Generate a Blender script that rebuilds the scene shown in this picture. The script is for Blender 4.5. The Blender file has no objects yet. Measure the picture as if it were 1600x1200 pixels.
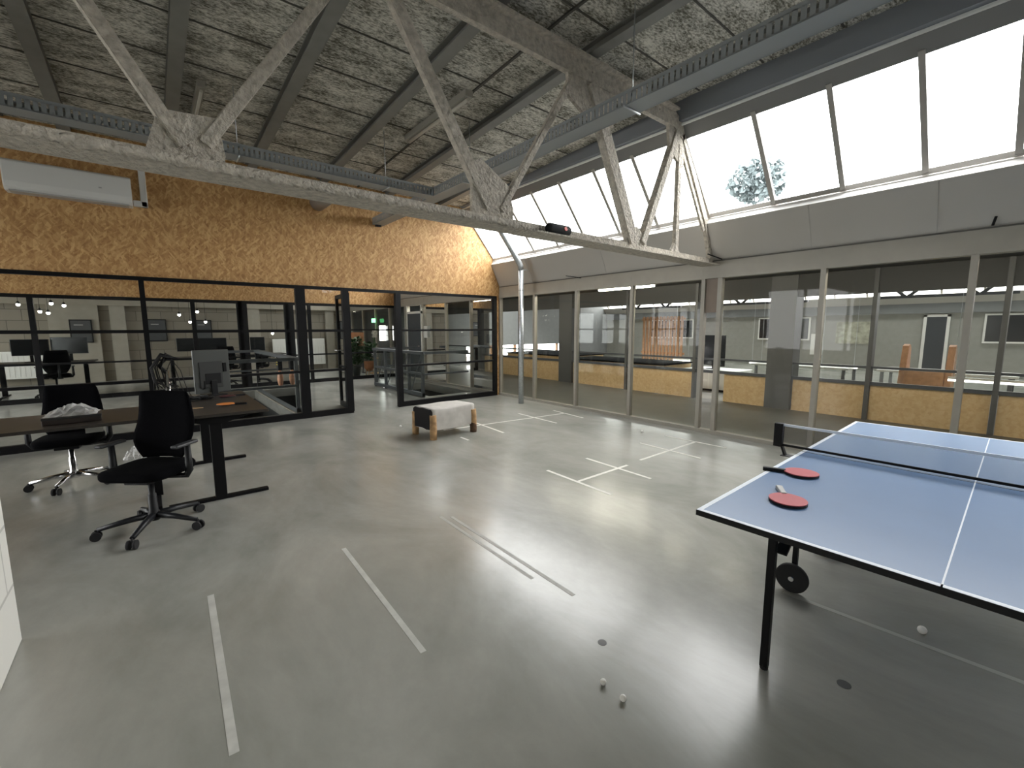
import bpy, bmesh, math, random
from mathutils import Vector, Matrix
random.seed(7)
S = bpy.context.scene
COL = S.collection
PI = math.pi

# ------------------------------------------------------------------ materials
MAT = {}
def nt(name):
    m = bpy.data.materials.new(name); m.use_nodes = True
    t = m.node_tree; t.nodes.clear()
    o = t.nodes.new('ShaderNodeOutputMaterial')
    MAT[name] = m
    return m, t, o
def N(t, kind, **kw):
    n = t.nodes.new(kind)
    for k, v in kw.items():
        if k in n.inputs: n.inputs[k].default_value = v
        else: setattr(n, k, v)
    return n
def rgb(c): return (c[0], c[1], c[2], 1)
def plain(name, c, rough=.6, metal=0., spec=.5, bump=0., bscale=80., var=0., vscale=6.):
    m, t, o = nt(name)
    b = N(t, 'ShaderNodeBsdfPrincipled', Roughness=rough, Metallic=metal)
    b.inputs['Base Color'].default_value = rgb(c)
    b.inputs['Specular IOR Level'].default_value = spec
    tc = N(t, 'ShaderNodeTexCoord')
    if var:
        n = N(t, 'ShaderNodeTexNoise', Scale=vscale, Detail=4.)
        t.links.new(tc.outputs['Object'], n.inputs['Vector'])
        r = N(t, 'ShaderNodeValToRGB')
        r.color_ramp.elements[0].position = .3; r.color_ramp.elements[1].position = .7
        r.color_ramp.elements[0].color = rgb([x*(1-var) for x in c]); r.color_ramp.elements[1].color = rgb([min(1, x*(1+var)) for x in c])
        t.links.new(n.outputs['Fac'], r.inputs['Fac']); t.links.new(r.outputs['Color'], b.inputs['Base Color'])
    if bump:
        n2 = N(t, 'ShaderNodeTexNoise', Scale=bscale, Detail=3.)
        t.links.new(tc.outputs['Object'], n2.inputs['Vector'])
        bp = N(t, 'ShaderNodeBump', Strength=bump, Distance=.01 if bump < .9 else .03)
        t.links.new(n2.outputs['Fac'], bp.inputs['Height']); t.links.new(bp.outputs['Normal'], b.inputs['Normal'])
    t.links.new(b.outputs[0], o.inputs['Surface'])
    return m
def emit(name, c, s):
    m, t, o = nt(name)
    e = N(t, 'ShaderNodeEmission', Strength=s); e.inputs['Color'].default_value = rgb(c)
    t.links.new(e.outputs[0], o.inputs['Surface']); return m
def glass(name, tint, refl=1.0, ior=1.45):
    m, t, o = nt(name)
    tr = N(t, 'ShaderNodeBsdfTransparent'); tr.inputs['Color'].default_value = rgb(tint)
    gl = N(t, 'ShaderNodeBsdfGlossy', Roughness=0.0); gl.inputs['Color'].default_value = (refl, refl, refl, 1)
    fr = N(t, 'ShaderNodeFresnel', IOR=ior)
    mx = N(t, 'ShaderNodeMixShader')
    t.links.new(fr.outputs[0], mx.inputs[0]); t.links.new(tr.outputs[0], mx.inputs[1]); t.links.new(gl.outputs[0], mx.inputs[2])
    t.links.new(mx.outputs[0], o.inputs['Surface']); return m

def osb(name, dark, mid, light, scale=14.):
    m, t, o = nt(name)
    b = N(t, 'ShaderNodeBsdfPrincipled', Roughness=.62)
    tc = N(t, 'ShaderNodeTexCoord')
    nz = N(t, 'ShaderNodeTexNoise', Scale=5., Detail=2.)
    t.links.new(tc.outputs['Object'], nz.inputs['Vector'])
    # flakes in two directions: stretched voronoi cells, each with its own tone
    cols = []
    for ang, sx, sz in ((.9, .30, 1.05), (-.75, .32, 1.1), (1.75, .28, .95)):
        mp = N(t, 'ShaderNodeMapping', vector_type='TEXTURE'); mp.inputs['Rotation'].default_value = (0, ang, 0)
        mp.inputs['Scale'].default_value = (1/(sx*scale), 1/(.6*scale), 1/(sz*scale))
        mxv = N(t, 'ShaderNodeVectorMath', operation='MULTIPLY_ADD')
        mxv.inputs[1].default_value = (.06, .06, .06)
        t.links.new(nz.outputs['Color'], mxv.inputs[0]); t.links.new(tc.outputs['Object'], mxv.inputs[2])
        t.links.new(mxv.outputs[0], mp.inputs['Vector'])
        v = N(t, 'ShaderNodeTexVoronoi', Scale=1.6); v.inputs['Randomness'].default_value = 1.
        t.links.new(mp.outputs[0], v.inputs['Vector'])
        sp = N(t, 'ShaderNodeSeparateColor'); t.links.new(v.outputs['Color'], sp.inputs[0])
        cols.append(sp.outputs[0])
    mx1 = N(t, 'ShaderNodeMath', operation='MAXIMUM'); t.links.new(cols[0], mx1.inputs[0]); t.links.new(cols[1], mx1.inputs[1])
    av = N(t, 'ShaderNodeMath', operation='MULTIPLY_ADD'); t.links.new(cols[2], av.inputs[0]); av.inputs[1].default_value = .35
    sc = N(t, 'ShaderNodeMath', operation='MULTIPLY'); t.links.new(mx1.outputs[0], sc.inputs[0]); sc.inputs[1].default_value = .65
    t.links.new(sc.outputs[0], av.inputs[2])
    r = N(t, 'ShaderNodeValToRGB')
    r.color_ramp.elements[0].position = .12; r.color_ramp.elements[0].color = rgb(dark)
    r.color_ramp.elements[1].position = .92; r.color_ramp.elements[1].color = rgb(light)
    e = r.color_ramp.elements.new(.55); e.color = rgb(mid)
    t.links.new(av.outputs[0], r.inputs['Fac']); t.links.new(r.outputs['Color'], b.inputs['Base Color'])
    bp = N(t, 'ShaderNodeBump', Strength=.15, Distance=.004)
    t.links.new(av.outputs[0], bp.inputs['Height']); t.links.new(bp.outputs['Normal'], b.inputs['Normal'])
    t.links.new(b.outputs[0], o.inputs['Surface']); return m

def concrete_floor():
    m, t, o = nt('polished_concrete')
    b = N(t, 'ShaderNodeBsdfPrincipled', Roughness=.3)
    b.inputs['Specular IOR Level'].default_value = .55
    tc = N(t, 'ShaderNodeTexCoord')
    mp = N(t, 'ShaderNodeMapping'); mp.inputs['Rotation'].default_value = (0, 0, .6); mp.inputs['Scale'].default_value = (1., .55, 1.)
    t.links.new(tc.outputs['Object'], mp.inputs['Vector'])
    n1 = N(t, 'ShaderNodeTexNoise', Scale=1.1, Detail=7., Roughness=.62); n1.inputs['Distortion'].default_value = .6
    n2 = N(t, 'ShaderNodeTexNoise', Scale=7., Detail=6., Roughness=.7)
    t.links.new(mp.outputs[0], n1.inputs['Vector']); t.links.new(mp.outputs[0], n2.inputs['Vector'])
    r = N(t, 'ShaderNodeValToRGB')
    r.color_ramp.elements[0].position = .3; r.color_ramp.elements[0].color = (.25, .253, .228, 1)
    r.color_ramp.elements[1].position = .72; r.color_ramp.elements[1].color = (.44, .435, .40, 1)
    t.links.new(n1.outputs['Fac'], r.inputs['Fac'])
    r2 = N(t, 'ShaderNodeValToRGB')
    r2.color_ramp.elements[0].position = .35; r2.color_ramp.elements[0].color = (.95, .95, .95, 1)
    r2.color_ramp.elements[1].position = .7; r2.color_ramp.elements[1].color = (1.04, 1.04, 1.04, 1)
    t.links.new(n2.outputs['Fac'], r2.inputs['Fac'])
    mu = N(t, 'ShaderNodeMix', data_type='RGBA', blend_type='MULTIPLY'); mu.inputs[0].default_value = 1
    t.links.new(r.outputs['Color'], mu.inputs[6]); t.links.new(r2.outputs['Color'], mu.inputs[7])
    t.links.new(mu.outputs[2], b.inputs['Base Color'])
    n3 = N(t, 'ShaderNodeTexNoise', Scale=1.5, Detail=3., Roughness=.55); n3.inputs['Distortion'].default_value = .8
    t.links.new(tc.outputs['Object'], n3.inputs['Vector'])
    mr = N(t, 'ShaderNodeMapRange'); mr.inputs['From Min'].default_value = .25; mr.inputs['From Max'].default_value = .75
    mr.inputs['To Min'].default_value = .20; mr.inputs['To Max'].default_value = .264
    t.links.new(n3.outputs['Fac'], mr.inputs['Value']); t.links.new(mr.outputs[0], b.inputs['Roughness'])
    t.links.new(b.outputs[0], o.inputs['Surface']); return m

def wood_wool():
    m, t, o = nt('wood_wool_board')
    b = N(t, 'ShaderNodeBsdfPrincipled', Roughness=.95); b.inputs['Specular IOR Level'].default_value = .1
    tc = N(t, 'ShaderNodeTexCoord')
    mp = N(t, 'ShaderNodeMapping'); mp.inputs['Scale'].default_value = (1., 2.2, 1.)
    t.links.new(tc.outputs['Object'], mp.inputs['Vector'])
    n1 = N(t, 'ShaderNodeTexNoise', Scale=24., Detail=5., Roughness=.75)
    n2 = N(t, 'ShaderNodeTexNoise', Scale=3.2, Detail=5., Roughness=.65)
    t.links.new(mp.outputs[0], n1.inputs['Vector']); t.links.new(mp.outputs[0], n2.inputs['Vector'])
    ad = N(t, 'ShaderNodeMath', operation='MULTIPLY_ADD'); ad.inputs[1].default_value = .62
    sc = N(t, 'ShaderNodeMath', operation='MULTIPLY'); sc.inputs[1].default_value = .38
    t.links.new(n2.outputs['Fac'], sc.inputs[0]); t.links.new(n1.outputs['Fac'], ad.inputs[0]); t.links.new(sc.outputs[0], ad.inputs[2])
    r = N(t, 'ShaderNodeValToRGB')
    r.color_ramp.elements[0].position = .42; r.color_ramp.elements[0].color = (.13, .125, .10, 1)
    r.color_ramp.elements[1].position = .58; r.color_ramp.elements[1].color = (.74, .725, .66, 1)
    t.links.new(ad.outputs[0], r.inputs['Fac']); t.links.new(r.outputs['Color'], b.inputs['Base Color'])
    bp = N(t, 'ShaderNodeBump', Strength=.5, Distance=.01)
    t.links.new(n1.outputs['Fac'], bp.inputs['Height']); t.links.new(bp.outputs['Normal'], b.inputs['Normal'])
    t.links.new(b.outputs[0], o.inputs['Surface']); return m

def blocks(name, c1, c2, mortar, axis='XZ'):
    m, t, o = nt(name)
    b = N(t, 'ShaderNodeBsdfPrincipled', Roughness=.9)
    tc = N(t, 'ShaderNodeTexCoord'); sp = N(t, 'ShaderNodeSeparateXYZ'); cb = N(t, 'ShaderNodeCombineXYZ')
    t.links.new(tc.outputs['Object'], sp.inputs[0])
    t.links.new(sp.outputs[0 if axis == 'XZ' else 1], cb.inputs[0]); t.links.new(sp.outputs[2], cb.inputs[1])
    br = N(t, 'ShaderNodeTexBrick', Scale=1.)
    br.inputs['Color1'].default_value = rgb(c1); br.inputs['Color2'].default_value = rgb(c2); br.inputs['Mortar'].default_value = rgb(mortar)
    br.inputs['Brick Width'].default_value = .6; br.inputs['Row Height'].default_value = .3; br.inputs['Mortar Size'].default_value = .008
    t.links.new(cb.outputs[0], br.inputs['Vector']); t.links.new(br.outputs['Color'], b.inputs['Base Color'])
    bp = N(t, 'ShaderNodeBump', Strength=.4, Distance=.01, invert=True)
    t.links.new(br.outputs['Fac'], bp.inputs['Height']); t.links.new(bp.outputs['Normal'], b.inputs['Normal'])
    t.links.new(b.outputs[0], o.inputs['Surface']); return m

def table_top_mat():
    return plain('table_blue', (.092, .185, .36), .34, var=.04, vscale=3.)

floor_m = concrete_floor(); ceil_m = wood_wool()
osb_m = osb('osb_board', (.33, .165, .055), (.46, .255, .095), (.64, .405, .18), 24.)
osb2_m = osb('osb_parapet', (.58, .40, .20), (.64, .45, .235), (.70, .51, .29), 22.)
black_m = plain('black_steel', (.004, .004, .005), .5, spec=.22)
truss_m = plain('truss_coating', (.50, .46, .395), .9, bump=1., bscale=38., var=.22, vscale=22.)
steel_m = plain('grey_steel', (.075, .083, .088), .55, var=.06)
dark_steel_m = plain('dark_grey_steel', (.075, .08, .09), .5)
tray_m = plain('tray_steel', (.31, .335, .345), .5, metal=.15)
purlin_m = plain('purlin_paint', (.21, .21, .195), .6, var=.08)
frameB_m = plain('beige_frame', (.36, .34, .295), .5, var=.04)
panel_m = plain('white_panel', (.47, .455, .425), .45, var=.02, vscale=2.)
ledge_m = plain('ledge_white', (.8, .79, .77), .5)
galv_m = plain('galvanised', (.52, .55, .57), .38, metal=.8, var=.15, vscale=25.)
white_m = plain('white_plastic', (.72, .72, .70), .4)
offwhite_m = plain('white_wall', (.62, .61, .57), .8, var=.05)
rad_m = plain('radiator_white', (.78, .78, .75), .4)
block_m = blocks('concrete_blocks', (.215, .193, .155), (.265, .24, .195), (.13, .117, .095))
blockw_m = blocks('painted_blocks', (.7, .69, .65), (.75, .74, .7), (.5, .49, .46), 'YZ')
pier_m = plain('pier_concrete', (.34, .315, .265), .85, bump=.2, var=.06)
desk_m = plain('desk_top', (.040, .034, .028), .38, var=.05, vscale=10.)
fabric_m = plain('black_fabric', (.0035, .0035, .0045), .95, spec=.06, bump=.3, bscale=220.)
plastic_m = plain('black_plastic', (.007, .0075, .009), .5, spec=.3)
chrome_m = plain('chrome', (.72, .72, .73), .16, metal=1.)
rubber_m = plain('rubber', (.013, .013, .014), .8)
monitor_m = plain('monitor_back', (.07, .075, .072), .45)
screen_m = plain('screen', (.02, .022, .025), .18)
tblue_m = table_top_mat()
tline_m = plain('table_line', (.78, .84, .92), .45)
red_m = plain('bat_rubber', (.48, .045, .062), .55, bump=.15, bscale=400.)
wood_m = plain('pale_wood', (.55, .37, .2), .6, var=.15, vscale=30.)
log_m = plain('log_wood', (.47, .29, .14), .75, bump=.5, bscale=30., var=.35, vscale=14.)
logend_m = plain('bark_dark', (.10, .055, .03), .85, bump=.6, bscale=40., var=.4, vscale=20.)
hide_m = plain('pale_cowhide', (.60, .575, .545), .95, bump=.5, bscale=160., var=.1, vscale=9.)
hideb_m = plain('black_cowhide', (.009, .008, .009), .9, bump=.5, bscale=160.)
tape_m = plain('white_tape', (.66, .65, .6), .5, var=.08, vscale=15.)
tapef_m = plain('worn_tape', (.55, .55, .52), .5, var=.12, vscale=12.)
scuff_m = plain('old_tape_trace', (.43, .425, .395), .5, var=.08, vscale=12.)
stain_m = plain('floor_stain', (.09, .09, .088), .5)
ball_m = plain('ball_white', (.93, .92, .89), .35)
orange_m = plain('orange_rubber', (.75, .25, .05), .5)
brown_m = plain('brown_infill', (.20, .155, .12), .5, var=.08)
void_m = plain('void_dark', (.03, .032, .032), .8)
darkdoor_m = plain('dark_door', (.05, .056, .064), .5)
leaf_m = plain('leaf_green', (.035, .10, .03), .6, var=.5, vscale=30.)
petal_m = plain('petal_white', (.85, .83, .78), .6)
terra_m = plain('terracotta', (.42, .19, .09), .75, var=.15)
pot_m = plain('dark_pot', (.05, .06, .055), .6)
bush_m = plain('tree_pale', (.12, .15, .155), .9, var=.2, vscale=4.)
carpet_m = plain('dark_walkway', (.15, .15, .137), .45, var=.06, vscale=3.)
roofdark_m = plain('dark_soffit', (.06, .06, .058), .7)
grey_m = plain('mid_grey', (.22, .23, .235), .6, var=.05)
slat_m = plain('slat_wood', (.44, .24, .13), .65, var=.15, vscale=15.)
poster_m = plain('poster', (.42, .42, .34), .6, var=.35, vscale=5.)
paper_m = plain('paper', (.7, .7, .66), .7)
yellow_m = plain('yellow_print', (.65, .5, .03), .6)
skin_o_m = plain('copper_orange', (.62, .30, .17), .4, var=.25, vscale=12.)
green_m = emit('exit_green', (.15, .75, .25), 1.6)
redlogo_m = plain('red_badge', (.7, .06, .03), .4)
lamp_m = emit('lamp_glow', (1., .93, .8), 9.)
tube2_m = emit('tube_low', (1., .95, .86), 3.)
tube_m = emit('tube_glow', (1., .93, .8), 26.)
glassA_m = glass('glass_clear', (.93, .95, .94), 1., 1.30)
glassB_m = glass('glass_tinted', (.76, .77, .73), 1., 1.22)
glassS_m = glass('glass_sky', (.97, .985, 1.), 1., 1.3)
def film():
    m, t, o = nt('plastic_film')
    tr = N(t, 'ShaderNodeBsdfTransparent'); b = N(t, 'ShaderNodeBsdfPrincipled', Roughness=.18); b.inputs['Base Color'].default_value = (.75, .75, .74, 1)
    lw = N(t, 'ShaderNodeLayerWeight', Blend=.45); mr = N(t, 'ShaderNodeMapRange'); mr.inputs['To Min'].default_value = .25; mr.inputs['To Max'].default_value = .9
    t.links.new(lw.outputs['Facing'], mr.inputs['Value']); ms = N(t, 'ShaderNodeMixShader'); t.links.new(mr.outputs[0], ms.inputs[0])
    t.links.new(tr.outputs[0], ms.inputs[1]); t.links.new(b.outputs[0], ms.inputs[2]); t.links.new(ms.outputs[0], o.inputs['Surface']); return m
film_m = film()

# net: fine dark mesh, far finer than a pixel, so it is mostly see-through
def net_mat():
    m, t, o = nt('net_mesh')
    tr = N(t, 'ShaderNodeBsdfTransparent'); df = N(t, 'ShaderNodeBsdfDiffuse'); df.inputs['Color'].default_value = (.03, .04, .06, 1)
    ms = N(t, 'ShaderNodeMixShader'); ms.inputs[0].default_value = .17; t.links.new(tr.outputs[0], ms.inputs[1]); t.links.new(df.outputs[0], ms.inputs[2])
    t.links.new(ms.outputs[0], o.inputs['Surface']); return m
net_m = net_mat()

# ------------------------------------------------------------------ mesh helpers
class MB:
    def __init__(s): s.v = []; s.f = []; s.sm = []
    def _add(s, vs, fs, smooth=False):
        b = len(s.v); s.v += [tuple(v) for v in vs]; s.f += [tuple(b+i for i in f) for f in fs]; s.sm += [smooth]*len(fs); return s
    def box(s, x0, x1, y0, y1, z0, z1):
        vs = [(x, y, z) for x in (x0, x1) for y in (y0, y1) for z in (z0, z1)]
        return s._add(vs, [(0, 1, 3, 2), (4, 6, 7, 5), (0, 4, 5, 1), (2, 3, 7, 6), (0, 2, 6, 4), (1, 5, 7, 3)])
    def bar(s, a, b, w, h, up=(0, 0, 1)):
        a = Vector(a); b = Vector(b); d = (b-a).normalized(); u = Vector(up)
        if abs(d.dot(u)) > .98: u = Vector((0, 1, 0))
        r = d.cross(u).normalized(); u = r.cross(d).normalized()
        vs = [p + r*(w/2*i) + u*(h/2*j) for p in (a, b) for i in (-1, 1) for j in (-1, 1)]
        return s._add(vs, [(0, 1, 3, 2), (4, 6, 7, 5), (0, 4, 5, 1), (2, 3, 7, 6), (0, 2, 6, 4), (1, 5, 7, 3)])
    def cyl(s, a, b, r0, r1=None, n=16):
        r1 = r0 if r1 is None else r1
        return s.tube([a, b], [r0, r1], n)
    def tube(s, pts, rs, n=10, cap=True):
        pts = [Vector(p) for p in pts]
        if not hasattr(rs, '__len__'): rs = [rs]*len(pts)
        vs = []; ref = None
        for i, p in enumerate(pts):
            d = ((pts[min(i+1, len(pts)-1)]-p).normalized() if i == 0 else ((p-pts[i-1]).normalized() + (pts[min(i+1, len(pts)-1)]-p).normalized() if i < len(pts)-1 else (p-pts[i-1])).normalized())
            if ref is None:
                ref = d.cross(Vector((0, 0, 1)))
                if ref.length < .1: ref = d.cross(Vector((0, 1, 0)))
            ref = (ref - d*ref.dot(d)).normalized(); q = d.cross(ref)
            for k in range(n):
                a = 2*PI*k/n; vs.append(p + (ref*math.cos(a)+q*math.sin(a))*rs[i])
        fs = [(i*n+k, i*n+(k+1) % n, (i+1)*n+(k+1) % n, (i+1)*n+k) for i in range(len(pts)-1) for k in range(n)]
        b = len(s.v); s._add(vs, fs, True)
        if cap:
            s.f.append(tuple(b+k for k in range(n-1, -1, -1))); s.f.append(tuple(b+(len(pts)-1)*n+k for k in range(n))); s.sm += [False, False]
        return s
    def prism(s, poly, axis, a, b):
        n = len(poly)
        def P(p, t): return {'x': (t, p[0], p[1]), 'y': (p[0], t, p[1]), 'z': (p[0], p[1], t)}[axis]
        vs = [P(p, a) for p in poly] + [P(p, b) for p in poly]
        fs = [tuple(range(n-1, -1, -1)), tuple(range(n, 2*n))] + [(i, (i+1) % n, n+(i+1) % n, n+i) for i in range(n)]
        return s._add(vs, fs)
    def lathe(s, prof, c=(0, 0, 0), n=20):
        vs = [(c[0]+r*math.cos(2*PI*k/n), c[1]+r*math.sin(2*PI*k/n), c[2]+z) for r, z in prof for k in range(n)]
        fs = [(i*n+k, i*n+(k+1) % n, (i+1)*n+(k+1) % n, (i+1)*n+k) for i in range(len(prof)-1) for k in range(n)]
        b = len(s.v); s._add(vs, fs, True)
        s.f.append(tuple(b+k for k in range(n-1, -1, -1))); s.f.append(tuple(b+(len(prof)-1)*n+k for k in range(n))); s.sm += [False, False]
        return s
    def sphere(s, c, r, n=14, m=9, sq=(1, 1, 1)):
        prof = [(max(1e-4, r*math.sin(PI*i/m)), -r*math.cos(PI*i/m)) for i in range(m+1)]
        vs = [(c[0]+q*sq[0]*math.cos(2*PI*k/n), c[1]+q*sq[1]*math.sin(2*PI*k/n), c[2]+z*sq[2]) for q, z in prof for k in range(n)]
        fs = [(i*n+k, i*n+(k+1) % n, (i+1)*n+(k+1) % n, (i+1)*n+k) for i in range(m) for k in range(n)]
        return s._add(vs, fs, True)
    def build(s, name, mat, parent=None, bevel=0., seg=2):
        me = bpy.data.meshes.new(name); me.from_pydata(s.v, [], s.f); me.update()
        bm = bmesh.new(); bm.from_mesh(me); bmesh.ops.recalc_face_normals(bm, faces=bm.faces); bm.to_mesh(me); bm.free()
        for p, q in zip(me.polygons, s.sm): p.use_smooth = q
        for mm in (mat if isinstance(mat, (list, tuple)) else [mat]): me.materials.append(mm)
        o = bpy.data.objects.new(name, me); COL.objects.link(o)
        if parent: o.parent = parent
        if bevel:
            b = o.modifiers.new('bevel', 'BEVEL'); b.width = bevel; b.segments = seg; b.limit_method = 'ANGLE'; b.angle_limit = .6
        return o
def B(x0, x1, y0, y1, z0, z1): return MB().box(x0, x1, y0, y1, z0, z1)

def thing(name, label, cat, loc=(0, 0, 0), rz=0., group=None):
    o = bpy.data.objects.new(name, None); COL.objects.link(o); o.empty_display_size = .1
    o.location = loc; o.rotation_euler = (0, 0, rz); return tag(o, label, cat, group)
def tag(o, label, cat, group=None, kind=None):
    o['label'] = label; o['category'] = cat
    if group: o['group'] = group
    if kind: o['kind'] = kind
    return o
def struct(name, mb, mat, label=None, cat=None, bevel=0., parent=None):
    o = mb.build(name, mat, parent, bevel)
    if parent is None:
        o['kind'] = 'structure'
        if label: o['label'] = label
        if cat: o['category'] = cat
    return o
def dup(root, loc, rz=None, label=None, group=None):
    r = root.copy(); COL.objects.link(r); r.location = loc
    if rz is not None: r.rotation_euler = (0, 0, rz)
    if label: r['label'] = label
    if group: r['group'] = group
    for ch in list(root.children):
        c = ch.copy(); COL.objects.link(c); c.parent = r
        for g in list(ch.children):
            d = g.copy(); COL.objects.link(d); d.parent = c
    return r
def rcushion(w, d, h, z0, crown=.0, taper=0., n=10):
    """rounded cushion slab, super-elliptic outline, edges rolled"""
    mb = MB(); rings = []
    K = 36
    def outline(sx, sy, z):
        out = []
        for k in range(K):
            a = 2*PI*k/K; c, s_ = math.cos(a), math.sin(a)
            x = math.copysign(abs(c)**.42, c)*w/2*sx; y = math.copysign(abs(s_)**.42, s_)*d/2*sy
            x *= 1 - taper*(y/(d/2))
            out.append((x, y, z))
        return out
    prof = [(.90, 0), (.97, .12), (1., .35), (1., .65), (.965, .88), (.88, .98), (.55, 1.0+crown*.7), (.15, 1.0+crown)]
    vs = []
    for s_, t in prof: vs += outline(s_, s_, z0+h*t)
    fs = [(i*K+k, i*K+(k+1) % K, (i+1)*K+(k+1) % K, (i+1)*K+k) for i in range(len(prof)-1) for k in range(K)]
    mb._add(vs, fs, True)
    mb.f.append(tuple(range(K-1, -1, -1))); mb.sm.append(False)
    mb.f.append(tuple((len(prof)-1)*K+k for k in range(K))); mb.sm.append(True)
    return mb

# ------------------------------------------------------------------ camera
f_px, pitch, roll, yaw, cam_h = 687.57, .1253, -.0028, .6845, 1.5369
cy, sy, cp, sp_ = math.cos(yaw), math.sin(yaw), math.cos(pitch), math.sin(pitch)
F = Vector((sy*cp, cy*cp, -sp_)); R = Vector((cy, -sy, 0)); U = R.cross(F)
R2 = R*math.cos(roll)+U*math.sin(roll); U2 = -R*math.sin(roll)+U*math.cos(roll)
cd = bpy.data.cameras.new('camera'); cam = bpy.data.objects.new('camera', cd); COL.objects.link(cam)
cd.sensor_width = 36; cd.lens = f_px/1600*36; cd.clip_start = .05; cd.clip_end = 300
M4 = Matrix(((R2.x, U2.x, -F.x, 0), (R2.y, U2.y, -F.y, 0), (R2.z, U2.z, -F.z, cam_h), (0, 0, 0, 1)))
cam.matrix_world = M4; S.camera = cam

# ------------------------------------------------------------------ world and view
w = bpy.data.worlds.new('world'); S.world = w; w.use_nodes = True
bg = w.node_tree.nodes['Background']; bg.inputs['Color'].default_value = (1., .99, .965, 1); bg.inputs['Strength'].default_value = 3.2
S.view_settings.view_transform = 'Standard'; S.view_settings.look = 'None'
S.view_settings.exposure = 2.0; S.view_settings.gamma = 1.0
try:
    S.cycles.max_bounces = 14; S.cycles.diffuse_bounces = 6; S.cycles.transparent_max_bounces = 32; S.cycles.glossy_bounces = 5
    S.cycles.caustics_reflective = False; S.cycles.caustics_refractive = False; S.cycles.sample_clamp_indirect = 6.
except Exception: pass

YA, XB = 8.111, 6.274
YN, YF = -6., 18.          # extent of the building along Y
XL = -7.                   # far left wall
ZC = 4.30                  # underside of roof boards
# ------------------------------------------------------------------ floor (with two stair wells cut out)
wells = [(.55, 1.92, 8.75, 12.6), (4.85, 6.0, 8.95, 11.5)]
xs = sorted({XL, XB+.03} | {v for q in wells for v in q[:2]}); ys = sorted({YN, YF} | {v for q in wells for v in q[2:]})
fl = MB()
for i in range(len(xs)-1):
    for j in range(len(ys)-1):
        mx_, my_ = (xs[i]+xs[i+1])/2, (ys[j]+ys[j+1])/2
        if any(q[0] < mx_ < q[1] and q[2] < my_ < q[3] for q in wells): continue
        fl.box(xs[i], xs[i+1], ys[j], ys[j+1], -.2, 0)
struct('floor', fl, floor_m)
for k, q in enumerate(wells):
    wl = MB(); x0, x1, y0, y1 = q
    wl.box(x0-.05, x0, y0, y1, -2.8, -.2).box(x1, x1+.05, y0, y1, -2.8, -.2).box(x0, x1, y0-.05, y0, -2.8, -.2).box(x0, x1, y1, y1+.05, -2.8, -.2).box(x0-.05, x1+.05, y0-.05, y1+.05, -2.85, -2.8)
    struct('trim_%d' % (k+1), wl, void_m, 'dark stair well opening in the floor of the next room', 'stair well')
struct('floor_hall', B(9.4, 20.2, -9., 18., -.2, -.0005), floor_m, 'concrete floor of the hall beyond the walkway parapet', 'floor')
struct('floor_walkway', B(XB+.03, 9.4, -9., 18., -.2, -.001), carpet_m, 'dark floor of the walkway behind the beige glazed wall', 'floor')

# ------------------------------------------------------------------ roof, ceiling boards, joints, purlins
XR = 5.36
def zc(y): return ZC if y < 3 else (ZC-.24*(y-3)/5.11 if y < YA else ZC-.24)
YS = [YN, 3., YA, YF]
cb_ = MB()
for q in range(3):
    y0, y1 = YS[q], YS[q+1]; z0, z1 = zc(y0), zc(y1)
    cb_._add([(x, yy, z) for x in (XL, XR) for yy, z in ((y0, z0), (y1, z1), (y1, 4.42), (y0, 4.42))], [(0, 1, 2, 3), (4, 7, 6, 5), (0, 4, 5, 1), (3, 2, 6, 7), (0, 3, 7, 4), (1, 5, 6, 2)])
struct('ceiling', cb_, ceil_m)
jn = MB()
y = 2.9 - .7*12
while y < YF:
    jn.box(XL, XR-.15, y-.009, y+.009, zc(y)-.006, zc(y)+.01); y += .7
for x in (3.08, -1.15, -2.0):
    for q in range(3): jn.bar((x, YS[q], zc(YS[q])-.008), (x, YS[q+1], zc(YS[q+1])-.008), .024, .02)
struct('ceiling_trim', jn, plain('joint_dark', (.07, .067, .058), .8), 'dark joints and tee strips between the ceiling boards', 'ceiling joint')
k = 0
for x in (-3.65, -2.65, -1.65, -.62, .40, 1.40, 2.44, 3.60, 4.72):
    k += 1
    pb = MB()
    for q in range(3):
        p0, p1 = Vector((x, YS[q], zc(YS[q]))), Vector((x, YS[q+1], zc(YS[q+1])))
        for dz, w_, h_ in ((-.096, .125, .008), (-.05, .012, .09), (-.004, .125, .012)): pb.bar(p0+Vector((0, 0, dz)), p1+Vector((0, 0, dz)), w_, h_)
    struct('beam_%d' % k, pb, purlin_m, 'grey steel purlin under the ceiling boards', 'beam')
# edge beam above the skylight, with pale conduit under it
struct('beam_%d' % (k+1), MB().box(5.22, 5.30, YN, YF, 4.05, 4.21).box(5.24, 5.30, YN, YF, 4.2, 4.30), plain('edge_beam', (.22, .235, .26), .6), 'dark edge beam along the top of the skylight', 'beam')
tag(MB().cyl((5.29, -4, 4.03), (5.29, 17.5, 4.03), .018, n=8).build('conduit', plain('conduit_pale', (.78, .79, .76), .4)), 'thin pale conduit running along the top of the skylight', 'conduit')

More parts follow.
